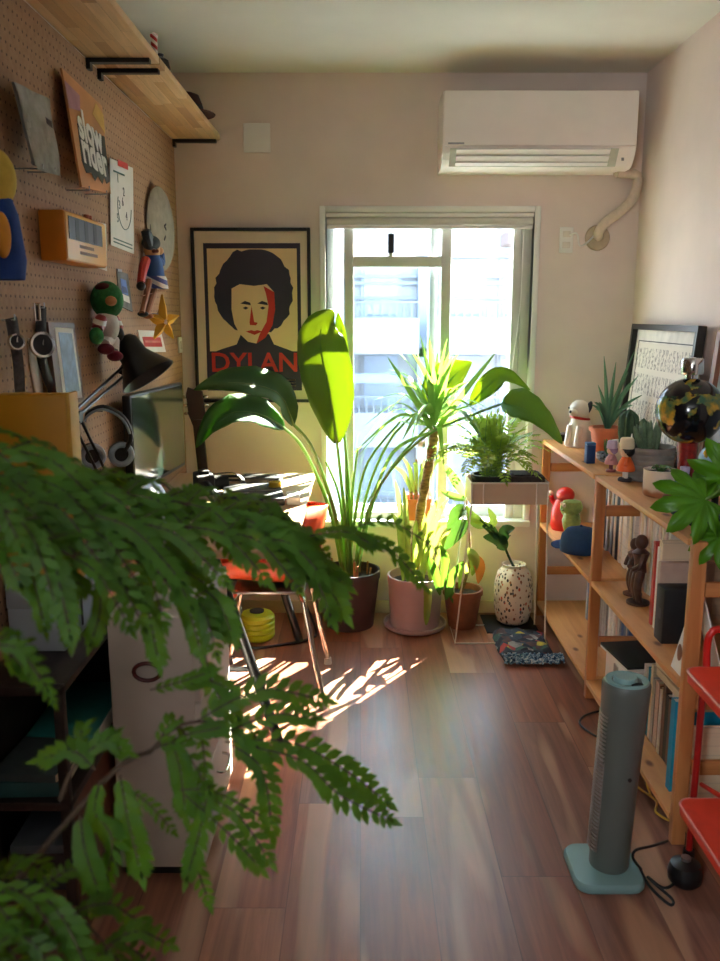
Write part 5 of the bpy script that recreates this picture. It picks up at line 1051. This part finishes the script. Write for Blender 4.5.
paddle([B0 + V((-.01, 0, 0)), Y(345, 520, 3.66), Y(337, 442, 3.55)], [Y(337, 443, 3.55), Y(331, 400, 3.53), Y(321, 350, 3.52), Y(322, 325, 3.54), Y(334, 310, 3.58)], .108, (.25, -1, .1), m_strel, .28, .04, seed=1)
paddle([B0 + V((.0, .01, 0)), Y(350, 510, 3.7), Y(344, 430, 3.66)], [Y(346, 432, 3.66), Y(345, 390, 3.66), Y(344, 345, 3.68), Y(340, 322, 3.7), Y(338, 312, 3.72)], .03, (-.5, -1, 0), m_strel, .6, .05, seed=2)
paddle([B0 + V((-.02, -.01, 0)), Y(335, 515, 3.6), Y(313, 450, 3.45), Y(293, 424, 3.38)], [Y(293, 425, 3.38), Y(281, 396, 3.32), Y(255, 385, 3.26), Y(222, 383, 3.2), Y(194, 390, 3.16)], .074, (.2, -.8, .75), m_strel2, .32, .07, seed=3)
paddle([B0 + V((-.03, 0, 0)), Y(330, 510, 3.62), Y(304, 450, 3.5), Y(284, 428, 3.45)], [Y(284, 428, 3.45), Y(262, 415, 3.38), Y(235, 412, 3.3), Y(212, 425, 3.24), Y(196, 448, 3.2)], .07, (-.1, -.9, .6), m_strel2, .35, .08, seed=4)
paddle([B0 + V((.02, 0, 0)), Y(365, 500, 3.72), Y(390, 440, 3.72), Y(425, 405, 3.72)], [Y(425, 405, 3.72), Y(440, 385, 3.72), Y(455, 372, 3.74), Y(472, 362, 3.76)], .075, (-.3, -1, .25), m_strel, .3, .05, .006, seed=5)
paddle([B0 + V((.03, 0, 0)), Y(378, 490, 3.7), Y(430, 425, 3.7), Y(470, 405, 3.7)], [Y(470, 405, 3.7), Y(488, 386, 3.7), Y(505, 376, 3.7), Y(530, 390, 3.68)], .048, (.1, -.8, .6), m_strel, .32, .05, .006, seed=6)
paddle([B0 + V((.03, -.02, 0)), Y(372, 500, 3.66), Y(420, 440, 3.62), Y(480, 412, 3.58), Y(505, 403, 3.56)], [Y(502, 403, 3.56), Y(520, 408, 3.54), Y(540, 420, 3.52), Y(562, 444, 3.50)], .092, (.5, -.75, .6), m_strel, .3, .04, .006, [.25, .8, 1, .95, .8, .6, .35, .04], 7)
for k, q in enumerate((((340, 500), (326, 462)), ((356, 510), (368, 462), (400, 422)), ((352, 500), (358, 448)), ((347, 505), (346, 440)))):
    b = MB(); s = spline([B0 + V((.01 * k - .02, .02, 0))] + [Y(x, y, 3.68) for x, y in q], 12); b.tube(s, [.008 - .004 * i / len(s) for i in range(len(s))], 8); b.obj('stalk', m_stalk, t)
# ---- yucca with a cane trunk in the mauve pot
px_, py_ = .25, 3.70; t = thing('cane_yucca', 'spiky crowned plant on a cane trunk in a mauve pot on a saucer', 'plant', (px_, py_, 0))
MB().lathe([(0, 0), (.128, 0), (.142, .012), (.144, .026), (.136, .026), (.13, .012), (0, .010)], (px_, py_, 0), 40).obj('saucer', m_pmauve, t); pot(t, px_, py_, .0105, .124, .235, m_pmauve, .9, .002)
tr = spline([(px_ - .02, py_, .22), Y(415, 545, 3.7), Y(424, 490, 3.68), Y(433, 445, 3.66), Y(434, 428, 3.66)], 40); b = MB(); b.tube(tr, [.020 + .003 * math.sin(i * 1.6) for i in range(len(tr))], 12); b.obj('trunk', m_trunk, t)
b = MB(); rr = random.Random(21); cbase = tr[-1]
def straps(b, base, n, Lr, up0, wr, rr, front=0, spread=1.0):
    for k in range(n):
        a = k * 2.39996 + rr.uniform(-.2, .2); f = k / n; el = up0 + (1.45 - up0) * f + rr.uniform(-.12, .12); L = rr.uniform(*Lr); d = V((math.cos(a) * math.cos(el), math.sin(a) * math.cos(el) * spread, math.sin(el)))
        o = base + V((0, 0, .09 * f)); tip = o + d * L + V((0, 0, -L * (.42 - .3 * f) * math.cos(el))); tip.y = min(tip.y, YB - .04); md = o + d * L * .55 + V((0, 0, L * .08 * math.cos(el))); md.y = min(md.y, YB - .03); w = rr.uniform(*wr)
        nr = V((-d.x * d.z, -d.y * d.z, 1 - d.z * d.z + .05)); b.blade([o, o.lerp(md, .5), md, tip], [w * .5, w, w * .95, w * .6, w * .06], nr, .4, 12, cross=(-1, 0, 1))
straps(b, cbase, 42, (.24, .36), -.12, (.014, .020), rr); b.obj('crown_leaves', m_yucca, t, angle=180)
for q, w in ((((436, 430), (462, 395), (496, 352)), .014), (((432, 430), (412, 395), (388, 358)), .014), (((434, 425), (444, 380), (452, 356)), .018), (((432, 425), (430, 385), (412, 352)), .015), (((430, 432), (395, 450), (375, 490), (366, 505)), .008), (((433, 430), (400, 415), (352, 455)), .007)):
    b = MB(); b.blade([Y(x, y, 3.6 - .03 * i) for i, (x, y) in enumerate(q)], [w * .5, w, w * .9, w * .6, w * .08], (.1, -1, .25), .35, 14, cross=(-1, 0, 1)); b.obj('strap_leaf', m_yucca, t, angle=180)
b = MB(); rr = random.Random(8)
for k in range(13):
    a = rr.uniform(0, 6.28); s = V((px_ + rr.uniform(-.06, .07), py_ - .03 + rr.uniform(-.05, .03), .23)); e = s + V((rr.uniform(-.1, .15), rr.uniform(-.08, .05), rr.uniform(.2, .46))); m_ = s.lerp(e, .6) + V((0, 0, .05)); b.blade([s, m_, e], [.006, .013, .011, .002], (rr.uniform(-.4, .4), -1, .2), .4, 10, cross=(-1, 0, 1))
b.obj('young_leaves', m_yel, t, angle=180)
b = MB(); b.blade([Y(452, 600, 3.58) + V((-.12, 0, .02)), Y(428, 590, 3.57), Y(427, 612, 3.56), Y(426, 625, 3.56)], [.006, .016, .018, .014, .003], (0, -1, .1), .3, 12); b.obj('drooping_leaf', m_yel, t, angle=180)
b = MB()
for q in (((442, 590), (445, 560), (440, 545)), ((446, 600), (452, 575), (466, 560)), ((440, 595), (434, 570), (428, 556))): b.blade([Y(x, y, 3.58) for x, y in q], [.004, .018, .02, .012, .002], (.2, -1, .2), .3, 10)
b.obj('broad_leaves', m_strel2, t, angle=180)
# ---- little pot on the window sill
c = Y(419, 544, YB - .015); sx_, sz_ = c.x - .0, WZ0 + .0045; sx_ = Y(417, 540, YB + .04).x; t = thing('sill_plant', 'yellowish cut-back stems in a square terracotta pot on the window sill', 'plant', (sx_, YB + .02, sz_)); t.location = (sx_, YB + .03, sz_)
b = MB(); rows = [[(sx_ + x * s, YB + .025 + y * s, sz_ + z) for x, y in ((-1, -1), (1, -1), (1, 1), (-1, 1))] for s, z in ((.05, 0), (.056, .085), (.06, .087), (.06, .10), (.053, .10), (.05, .08))]
b.grid(rows, closed=True); b.poly(rows[0][::-1]); b.poly(rows[-1]); b.obj('pot', m_terra, t, angle=30)
for k, (dx, h) in enumerate(((-.03, .16), (-.008, .2), (.014, .18), (.034, .12))): MB().tube([(sx_ + dx, YB + .02, sz_ + .08), (sx_ + dx * 1.2, YB + .02, sz_ + .08 + h * .6), (sx_ + dx * 1.1, YB + .02, sz_ + .08 + h)], [.009, .008, .006], 8).obj('stem', m_trunk, t)
b = MB()
for k in range(6): a = -1 + k * .4; b.blade([(sx_ + a * .03, YB + .015, sz_ + .12), (sx_ + a * .07, YB - .01, sz_ + .22 + .02 * (k % 3)), (sx_ + a * .13, YB - .03, sz_ + .26 + .04 * (k % 2))], [.004, .011, .008, .001], (0, -1, .3), .3, 8, cross=(-1, 0, 1))
b.obj('leaves', m_yel, t, angle=180)
# ---- plant in the brown terracotta pot
px_, py_ = .465, 3.70; t = thing('rubber_plant', 'leggy dark-leaved plant with yellowing leaves in a brown terracotta pot', 'plant', (px_, py_, 0)); pot(t, px_, py_, 0, .086, .18, m_brpot, .72, .005)
s = spline([(px_ - .01, py_, .15), Y(470, 560, 3.69), Y(468, 520, 3.66), Y(466, 490, 3.66)], 12); MB().tube(s, [.008 - .004 * i / 12 for i in range(13)], 8).obj('stem', m_trunk, t)
LW = [.1, .7, 1, .9, .55, .05]
def lf(q, w, nrm, m, yy=3.64, dy=-.02, name='leaf', fold=.25): b = MB(); b.blade([Y(x, y, yy + dy * i) for i, (x, y) in enumerate(q)], [w * k for k in LW], nrm, fold, 12); return b.obj(name, m, t, angle=180)
lf(((467, 520), (456, 532), (445, 550)), .042, (-.4, -1, .5), m_rub); lf(((468, 508), (458, 512), (447, 528)), .03, (-.2, -1, .6), m_rub)
lf(((468, 515), (478, 524), (490, 526)), .03, (.2, -1, .8), m_fern); lf(((466, 498), (455, 480), (443, 462)), .022, (-.2, -1, .2), m_yucca); lf(((467, 500), (452, 496), (440, 490)), .018, (0, -1, .5), m_yucca)
lf(((468, 548), (474, 560), (472, 576)), .026, (.2, -1, .1), m_yel); lf(((470, 553), (479, 566), (478, 584)), .028, (.3, -1, 0), m_dead); lf(((468, 575), (462, 565), (459, 590)), .015, (0, -1, .2), m_fern); lf(((455, 605), (450, 590), (448, 572)), .014, (0, -1, .2), m_strel2)
# ---- white wire plant stand with its tray, fern and block
x0, x1, y0, y1 = .455, .775, 3.43, 3.62; za, zb = .626, .716; t = thing('plant_stand', 'thin white wire plant stand with a beige tray on top', 'plant stand', (.6, 3.5, 0)); m_wire = pm('white_wire', (226, 220, 210), .4, 0, .03); m_tray = pm('beige_tray', (190, 172, 150), .55, 0, .04, 12)
b = MB(); b.bb((x0, y0, za), (x1, y1, za + .005))
for lo, hi in (((x0, y0), (x1, y0 + .005)), ((x0, y1 - .005), (x1, y1)), ((x0, y0 + .005), (x0 + .005, y1 - .005)), ((x1 - .005, y0 + .005), (x1, y1 - .005))): b.bb((lo[0], lo[1], za + .005), (hi[0], hi[1], zb))
b.obj('tray', m_tray, t, smooth=False)
MB().tube([(x0, y0, zb), (x1, y0, zb), (x1, y1, zb), (x0, y1, zb)], .004, 6, closed=True).obj('tray_rim', m_wire, t)
fa = AZ(455, 643, .005); 
for (xt, yt), (xb_, yb_) in (((x0 + .004, y0 - .004), (fa.x, fa.y)), ((x1 - .004, y0 - .004), (x1 + .02, fa.y)), ((x0 + .004, y1 + .004), (fa.x, 3.70)), ((x1 - .004, y1 + .004), (x1 + .02, 3.70))): MB().tube([(xt, yt, zb - .004), (xt, yt, za), (xb_, yb_, .004)], .0033, 8).obj('leg', m_wire, t)
MB().tube([(fa.x, fa.y, .0035), (x1 + .02, fa.y, .0035), (x1 + .02, 3.70, .0035), (fa.x, 3.70, .0035)], .0035, 6, closed=True).obj('base_wire', m_wire, t)
for f in (.16, .84): MB().tube([(x0 + (x1 - x0) * f, y0 - .004, zb), (x0 + (x1 - x0) * f, y0 - .004, za)], .003, 6).obj('tray_clip', m_wire, t)
fx_, fy_ = .545, 3.53; t = thing('potted_fern', 'bright bushy fern in a small black pot on the wire stand tray', 'plant', (fx_, fy_, za + .005)); pot(t, fx_, fy_, za + .0055, .075, .105, m_dark, .85, .003)
def pinna(b, pts, n, L, ang=.9, up=V((0, 0, 1)), taper=True, wl=.42, rr=R, base=.12, nat=5):
    """a feather: spine with leaflets in pairs"""
    P = spline(pts, n); m = len(P)
    for i in range(1, m):
        tg = (P[i] - P[i - 1]).normalized(); side = tg.cross(up)
        if side.length < 1e-3: side = tg.orthogonal()
        side.normalize(); nr = side.cross(tg).normalized(); f = i / (m - 1); ll = L * (math.sin(min(1, base + f * 1.25) * PI * .5) if f < .75 else (1 - .45 * (f - .75) / .25)) if taper else L
        for s in (-1, 1):
            d = (side * s * math.sin(ang) + tg * math.cos(ang)) + nr * rr.uniform(-.22, .12); d.normalize(); wv = nr.cross(d).normalized() * ll * wl * .5; o = P[i]; l_ = ll * rr.uniform(.88, 1.1)
            v = [o, o + d * l_ * .3 + wv * .85 + nr * l_ * .02, o + d * l_ * .66 + wv * .95, o + d * l_ * 1.04 - nr * l_ * .1, o + d * l_ * .58 - wv * .95, o + d * l_ * .22 - wv * .7]
            b.poly(v)
        if i == m - 1:
            d = tg; wv = side * L * wl * .4; b.poly([P[i], P[i] + d * L * .5 + wv, P[i] + d * L, P[i] + d * L * .5 - wv])
    return P
b = MB(); st_ = MB(); rr = random.Random(31)
for k in range(60):
    a = k * 2.4; el = .45 + 1.05 * (k / 60); L = rr.uniform(.22, .34) * (1 - .12 * (k / 60)); o = V((fx_ + rr.uniform(-.03, .03), fy_ + rr.uniform(-.02, .02), za + .10)); d = V((math.cos(a) * math.cos(el), math.sin(a) * math.cos(el), math.sin(el))); tip = o + d * L + V((0, 0, -.10 * math.cos(el))); tip.y = min(tip.y, 3.78)
    P = pinna(b, [o, o + d * L * .55 + V((0, 0, .02)), tip], 15, .036, 1.1, V((0, 0, 1)) if el < 1.2 else V((math.cos(a), math.sin(a), .3)), wl=.38, rr=rr); st_.tube(P, .0015, 4)
b.obj('fronds', m_fern, t, angle=180); st_.obj('stems', m_stalk, t)
t = thing('dark_block', 'dark oblong planter block beside the fern on the tray', 'planter', (.70, 3.53, za + .005)); b = MB(); b.bb((.625, 3.46, za + .0055), (.765, 3.6, zb + .022), .008); b.obj('block_body', pm('dark_bark_block', (70, 54, 46), .85, 0, .2, 30, .4), t); MB().bb((.64, 3.475, zb + .0215), (.75, 3.585, zb + .026)).obj('soil', m_soil, t)
# ---- speckled vase on a dark mat
vx, vy = .70, 3.735
def specm():
    q = NT('speckled_vase'); vr = q.n('TexVoronoi'); q.set(vr, 'Vector', q.coord((1, 1, .62))); vr.inputs['Scale'].default_value = 85; vr.inputs['Randomness'].default_value = 1
    sel = q.math('MULTIPLY', q.math('LESS_THAN', vr.outputs['Distance'], .42), q.math('GREATER_THAN', q.sep(vr.outputs['Color'])[0], .4)); cc = q.ramp(q.sep(vr.outputs['Color'])[1], [(0, lin((40, 34, 32))), (.3, lin((140, 90, 56))), (.5, lin((70, 60, 54))), (.65, lin((190, 80, 48))), (.8, lin((90, 96, 100)))], 'CONSTANT')
    return q.done(q.pbsdf(q.mix(sel, lin((224, 214, 198)), cc), .35))
t = thing('speckled_vase', 'tall white vase speckled brown and black in the corner behind the stand', 'vase', (vx, vy, .008)); MB().lathe([(0, .008), (.055, .008), (.072, .02), (.086, .08), (.089, .15), (.086, .20), (.074, .245), (.058, .262), (.05, .272), (.054, .285), (.048, .285), (.045, .27), (0, .25)], (vx, vy, 0), 44).obj('vase_body', specm(), t)
t = thing('cut_branch', 'dark glossy leafed branch standing in the speckled vase', 'branch', (vx, vy, .26)); s = spline([(vx, vy, .263), Y(508, 555, 3.66), Y(500, 538, 3.62), Y(480, 520, 3.58)], 10); MB().tube(s, [.007 - .004 * i / 10 for i in range(11)], 8).obj('stem', m_rub, t)
for q, w, n_, m in ((((506, 550), (498, 540), (483, 537)), .034, (-.2, -1, .6), m_rub), (((503, 545), (505, 532), (515, 528)), .03, (.3, -1, .8), m_rub), (((500, 540), (490, 530), (482, 526)), .026, (0, -1, .9), m_rub), (((484, 522), (474, 518), (466, 506)), .02, (0, -1, .6), m_fern), (((490, 528), (493, 520), (488, 508)), .02, (0, -1, .6), m_fern)): lf(q, w, n_, m, 3.63)
# ---- folded patterned textile on the floor
def textm():
    q = NT('patterned_textile'); vr = q.n('TexVoronoi'); q.set(vr, 'Vector', q.coord()); vr.inputs['Scale'].default_value = 30; n = q.noise(q.coord(), 12, 3, .6, 1.2)
    cc = q.ramp(q.sep(vr.outputs['Color'])[0], [(0, lin((32, 34, 42))), (.3, lin((52, 60, 70))), (.5, lin((150, 142, 134))), (.62, lin((90, 60, 56))), (.74, lin((60, 96, 80))), (.86, lin((196, 170, 40))), (.93, lin((170, 60, 60)))], 'CONSTANT')
    return q.done(q.pbsdf(q.mix(q.ramp(n, [(.4, (0, 0, 0)), (.6, (200, 200, 200))]), cc, lin((40, 46, 56))), .9, 0, q.bump(n, .4, .01)))
t = thing('folded_textile', 'dark multicoloured patterned cloth folded on the floor beside the shelf', 'cloth', (.70, 3.45, 0)); rr = random.Random(14)
def cloth(x0, x1, y0, y1, z, seed, amp=.016):
    rows = []
    for i in range(25):
        row = []
        for j in range(19):
            u, v = j / 18, i / 24; ed = min(1, min(u, 1 - u, v, 1 - v) * 9); nz = mnoise.noise(V((u * 5 + seed, v * 6, seed))); row.append((x0 + (x1 - x0) * u + .018 * mnoise.noise(V((v * 4, seed, 1))), y0 + (y1 - y0) * v + .015 * mnoise.noise(V((u * 5, seed, 3))), z + (.03 + amp * nz) * ed))
        rows.append(row)
    return rows
b = MB(); b.grid(cloth(.585, .815, 3.29, 3.61, .003, 2.2)); b.grid([[(p[0], p[1], .002) for p in r] for r in cloth(.585, .815, 3.29, 3.61, .003, 2.2)]); b.obj('cloth_body', textm(), t, angle=180)
q = NT('blue_fringe_weave'); n = q.noise(q.coord((1, 3, 1)), 60, 2); m_fr = q.done(q.pbsdf(q.ramp(n, [(.4, lin((40, 66, 96))), (.52, lin((110, 150, 176))), (.62, lin((206, 214, 216)))]), .9))
b = MB(); rr = random.Random(6)
for k in range(120): x = rr.uniform(.59, .815); y = rr.uniform(3.262, 3.312); b.tube([(x, y, .022), (x + rr.uniform(-.012, .012), y - .018, .036), (x + rr.uniform(-.015, .015), y - .034, .014)], .004, 5)
b.bb((.59, 3.262, .002), (.815, 3.315, .026), .008); b.obj('fringe', m_fr, t)
T(MB().bb((.565, 3.60, .0), (.80, 3.83, .007), .003).obj('dark_mat', m_dark), 'dark flat mat under the speckled vase', 'mat')
# ---- lobed leaf plant at the near end of the shelf top
t = thing('lobed_leaf_plant', 'bright green lobed-leaf plant at the right picture edge on the shelf', 'plant', (1.06, 2.11, TZ)); pot(t, 1.09, 2.125, TZ, .06, .09, m_terra, .8)
m_lob = leafmat('lobed_leaf', (92, 150, 30), (74, 130, 28), (150, 200, 20), .35, .4, 12)
def lobed(cpix, yy, tipdir, size, nrm_t, seed, stalk_from):
    """palmate leaf: lobes fanned about a centre, welded in one blade"""
    c = AY(cpix[0], cpix[1], yy); rr = random.Random(seed); u = V(tipdir).normalized(); nr = V(nrm_t); nr = (nr - u * nr.dot(u)).normalized(); s = u.cross(nr); b = MB(); pts = []
    lob = [(-2.3, .55), (-1.65, .72), (-1.1, .9), (-.55, .98), (0, 1.0), (.55, .96), (1.1, .86), (1.65, .7), (2.3, .5)]; out = []
    for i, (a, L) in enumerate(lob):
        w = .25
        for da, f in ((-w * 1.08, .60), (-w * .85, .76), (-w * .36, .92), (0, 1.02), (w * .36, .92), (w * .85, .76), (w * 1.08, .60)): out.append((a + da, L * f))
    ctr = b.bm.verts.new(c); rings = []
    for a, q in out:
        e = c + (u * math.cos(a) + s * math.sin(a)) * q * size; e += nr * (-.22 * q * q * size + .05 * size * math.sin(a * 6.28 / .55)); m_ = c.lerp(e, .5) + nr * .05 * size * q; rings.append((b.bm.verts.new(m_), b.bm.verts.new(e)))
    for A, B_ in zip(rings, rings[1:]): b.bm.faces.new((ctr, A[0], B_[0])); b.bm.faces.new((A[0], A[1], B_[1], B_[0]))
    l = b.obj('leaf', m_lob, t, angle=180, solid=.001)
    MB().tube(spline([V(stalk_from), V(stalk_from).lerp(c, .6) + V((0, 0, .05)), c], 10), [.005] * 7 + [.004] * 4, 8).obj('stalk', m_stalk, l)
lobed((706, 500), 2.10, (-1, -.15, .0), .135, (-.25, -.75, .6), 1, (1.09, 2.12, TZ + .08))
lobed((735, 480), 2.14, (-.6, -.2, .75), .13, (-.3, -.9, .2), 2, (1.10, 2.13, TZ + .08)); lobed((722, 535), 2.06, (-.7, -.3, -.6), .09, (-.5, -.6, .6), 3, (1.08, 2.11, TZ + .08)); lobed((760, 505), 2.0, (.8, -.3, .2), .12, (0, -.5, .8), 4, (1.1, 2.12, TZ + .08))
# ---- feathery tree in the foreground: its pot and trunk stand left of the picture
t = thing('feathery_tree', 'dark feathery-leaved tree reaching in from the left foreground', 'tree', (-.64, .62, 0)); pot(t, -.64, .62, 0, .14, .28, m_pdark, .82, .004)
m_bark = pm('grey_brown_bark', (84, 66, 50), .9, 0, .25, 40, .5); m_ever = leafmat('feathery_leaf', (74, 122, 34), (50, 92, 26), (140, 186, 30), .48, .6, 30)
tk = spline([(-.64, .62, .24), (-.63, .66, .6), (-.66, .70, 1.0), (-.62, .72, 1.32), (-.64, .74, 1.6)], 30); MB().tube(tk, [.018 - .0003 * i for i in range(31)], 10).obj('trunk', m_bark, t)
RF = random.Random(77)
def frond(rpts, pairs, plen, lw, start=.15, droop=.28, aa=(.5, .85), tr0=None, extra=()):
    """rpts: (px, py, depth) along the rachis. Feathers leave it in pairs, drooping."""
    Pn = [AT(*p) for p in rpts]; rp = spline(Pn, 24); b = MB(); st_ = MB(); st_.tube(rp, [.0028 - .0016 * i / 24 for i in range(25)], 6); lw *= .86; plen *= .88
    def feather(pts, n, w):
        P = pinna(b, pts, n, w, .66, V((RF.uniform(-.25, .25), -.7 + RF.uniform(-.25, .25), .7)), wl=.46, rr=RF, base=.35); st_.tube(P[:-1], .0011, 4)
    for k in range(pairs):
        f = start + (1 - start) * k / max(1, pairs - 1); i = min(23, int(f * 24)); o = rp[i]; tg = (rp[i + 1] - rp[i]).normalized(); sd = tg.cross(V((0, -.35, .94))).normalized(); L = plen * (.75 + .4 * math.sin(f * PI * .85)) * RF.uniform(.85, 1.12)
        for s in ((-1, 1)):
            a = RF.uniform(*aa); d = (tg * math.cos(a) + sd * s * math.sin(a)).normalized(); dr = V((0, 0, -1)) * L * droop * RF.uniform(.5, 1.2)
            feather([o, o + d * L * .5 + V((0, 0, .012)) + dr * .18, o + d * L + dr], max(8, int(L / .0085)), lw * RF.uniform(.85, 1.12))
    feather([rp[-1], rp[-1] + (rp[-1] - rp[-4]).normalized() * plen * .9 + V((0, 0, -plen * .2))], 11, lw)
    for q in extra: feather([AT(*p) for p in q[0]], int(q[1] * 1.25), q[2] * .9)
    if tr0 is not None: st_.tube(spline([tk[tr0], tk[tr0].lerp(Pn[0], .5) + V((0, 0, .04)), Pn[0]], 8), .006, 8)
    o = b.obj('frond', m_ever, t, angle=180); st_.obj('rachis', m_bark, o)
# upper mass
frond([(-60, 440, .95), (20, 452, 1.0), (100, 480, 1.08), (170, 500, 1.14)], 6, .12, .028, tr0=24)
frond([(-70, 470, .92), (20, 478, .98), (110, 492, 1.04), (200, 506, 1.1), (255, 520, 1.13)], 7, .11, .028, tr0=23)
frond([(-60, 490, .9), (30, 500, .95), (120, 520, 1.0), (200, 528, 1.05), (270, 540, 1.1)], 7, .11, .028, tr0=22)
frond([(-60, 520, .9), (10, 515, .95), (80, 525, .98), (150, 550, 1.02)], 6, .10, .026, tr0=21)
frond([(60, 500, 1.0), (140, 512, 1.06), (210, 522, 1.1), (265, 525, 1.14)], 5, .09, .03, .1, .3)
frond([(-40, 480, .85), (20, 520, .9), (60, 550, .92), (100, 570, .95)], 5, .09, .026, tr0=22)
frond([(90, 485, 1.1), (170, 500, 1.15), (215, 508, 1.18), (245, 510, 1.2)], 4, .085, .026, .1, .3)
frond([(240, 535, 1.12), (280, 540, 1.14), (305, 552, 1.15)], 1, .08, .03, .6, .5, extra=(([(290, 548, 1.15), (316, 570, 1.15), (342, 610, 1.15)], 10, .034), ([(310, 536, 1.16), (345, 532, 1.18), (372, 545, 1.2)], 9, .028), ([(350, 540, 1.2), (385, 545, 1.22), (420, 582, 1.24)], 10, .03), ([(345, 530, 1.2), (390, 522, 1.22), (440, 552, 1.25)], 9, .02)))
# middle hanging feathers, in front of the cabinet
frond([(110, 545, 1.0), (160, 575, 1.02), (195, 600, 1.04)], 2, .075, .026, .3, .5, extra=(([(175, 585, 1.03), (190, 615, 1.03), (200, 650, 1.03)], 8, .026), ([(205, 590, 1.05), (220, 605, 1.05), (232, 635, 1.05)], 8, .026), ([(140, 575, 1.0), (150, 620, 1.0), (158, 660, 1.0)], 9, .026), ([(60, 560, .93), (66, 600, .93), (70, 640, .93)], 9, .022), ([(100, 575, .95), (100, 610, .95), (92, 640, .95)], 9, .022), ([(30, 560, .9), (36, 590, .9), (44, 625, .9)], 8, .022)))
# lower branch
lowb = [AT(-60, 960, .82), AT(0, 900, .88), AT(60, 830, .94), AT(120, 766, .98), AT(150, 752, 1.0)]
MB().tube(spline([tk[5]] + lowb, 30), [.0042 - .00005 * i for i in range(31)], 8).obj('branch', m_bark, t)
frond([(150, 752, 1.0), (175, 728, 1.01), (205, 722, 1.03), (240, 735, 1.05)], 1, .06, .02, .9, .5, extra=(
 ([(195, 722, 1.03), (260, 690, 1.05), (322, 700, 1.08)], 11, .030), ([(215, 738, 1.04), (270, 715, 1.05), (312, 718, 1.07)], 9, .026), ([(225, 742, 1.04), (290, 742, 1.06), (345, 770, 1.08), (384, 800, 1.1)], 14, .032), ([(240, 745, 1.04), (300, 760, 1.05), (340, 795, 1.06), (386, 818, 1.08)], 13, .030), 
 ([(232, 745, 1.03), (262, 770, 1.03), (272, 830, 1.03)], 11, .028), ([(200, 725, 1.03), (205, 780, 1.02), (195, 850, 1.02), (208, 900, 1.02)], 14, .022), ([(190, 790, 1.01), (235, 812, 1.01), (268, 858, 1.01)], 9, .024), ([(185, 795, 1.0), (230, 835, 1.0), (258, 866, 1.0)], 8, .024), ([(180, 790, 1.0), (215, 792, 1.0), (268, 820, 1.01)], 8, .018), ([(210, 780, 1.0), (200, 830, 1.0), (188, 875, 1.0)], 9, .026)))
frond([(120, 766, .98), (150, 750, .99), (185, 735, 1.0)], 1, .06, .022, .6, .8, extra=(([(170, 735, 1.0), (180, 770, 1.0), (185, 810, 1.0)], 9, .03), ([(205, 655, 1.05), (215, 690, 1.05), (235, 715, 1.05)], 7, .026), ([(180, 690, 1.04), (205, 680, 1.05), (230, 690, 1.05)], 7, .026), ([(150, 690, 1.02), (180, 682, 1.03), (210, 672, 1.04)], 7, .02)))
frond([(60, 800, .94), (72, 770, .95), (85, 755, .96)], 1, .05, .022, .7, .2, extra=(([(95, 770, .95), (75, 752, .95), (45, 758, .95)], 7, .026), ([(100, 780, .96), (96, 810, .95), (112, 840, .95), (105, 885, .94)], 12, .026), ([(120, 775, .97), (128, 820, .96), (140, 870, .96)], 10, .030), ([(130, 790, .97), (150, 805, .97), (172, 830, .98)], 7, .016), ([(80, 815, .93), (85, 850, .92), (98, 890, .92)], 9, .026)))
frond([(-50, 640, .8), (-5, 645, .82), (12, 655, .84)], 2, .05, .022, .5, .4, tr0=18)
frond([(-60, 545, .9), (-10, 548, .91), (25, 552, .92), (45, 560, .93)], 4, .06, .026, .05, .15, tr0=20)
# lower left corner
frond([(-60, 880, .8), (0, 885, .84), (60, 900, .88), (110, 950, .9)], 5, .09, .024, .15, .25, tr0=8); frond([(-50, 930, .8), (20, 930, .84), (80, 945, .88), (120, 985, .9)], 5, .085, .024, .1, .25, tr0=7); frond([(-60, 960, .78), (0, 960, .8), (60, 985, .84)], 4, .08, .024, .1, .25, tr0=6)
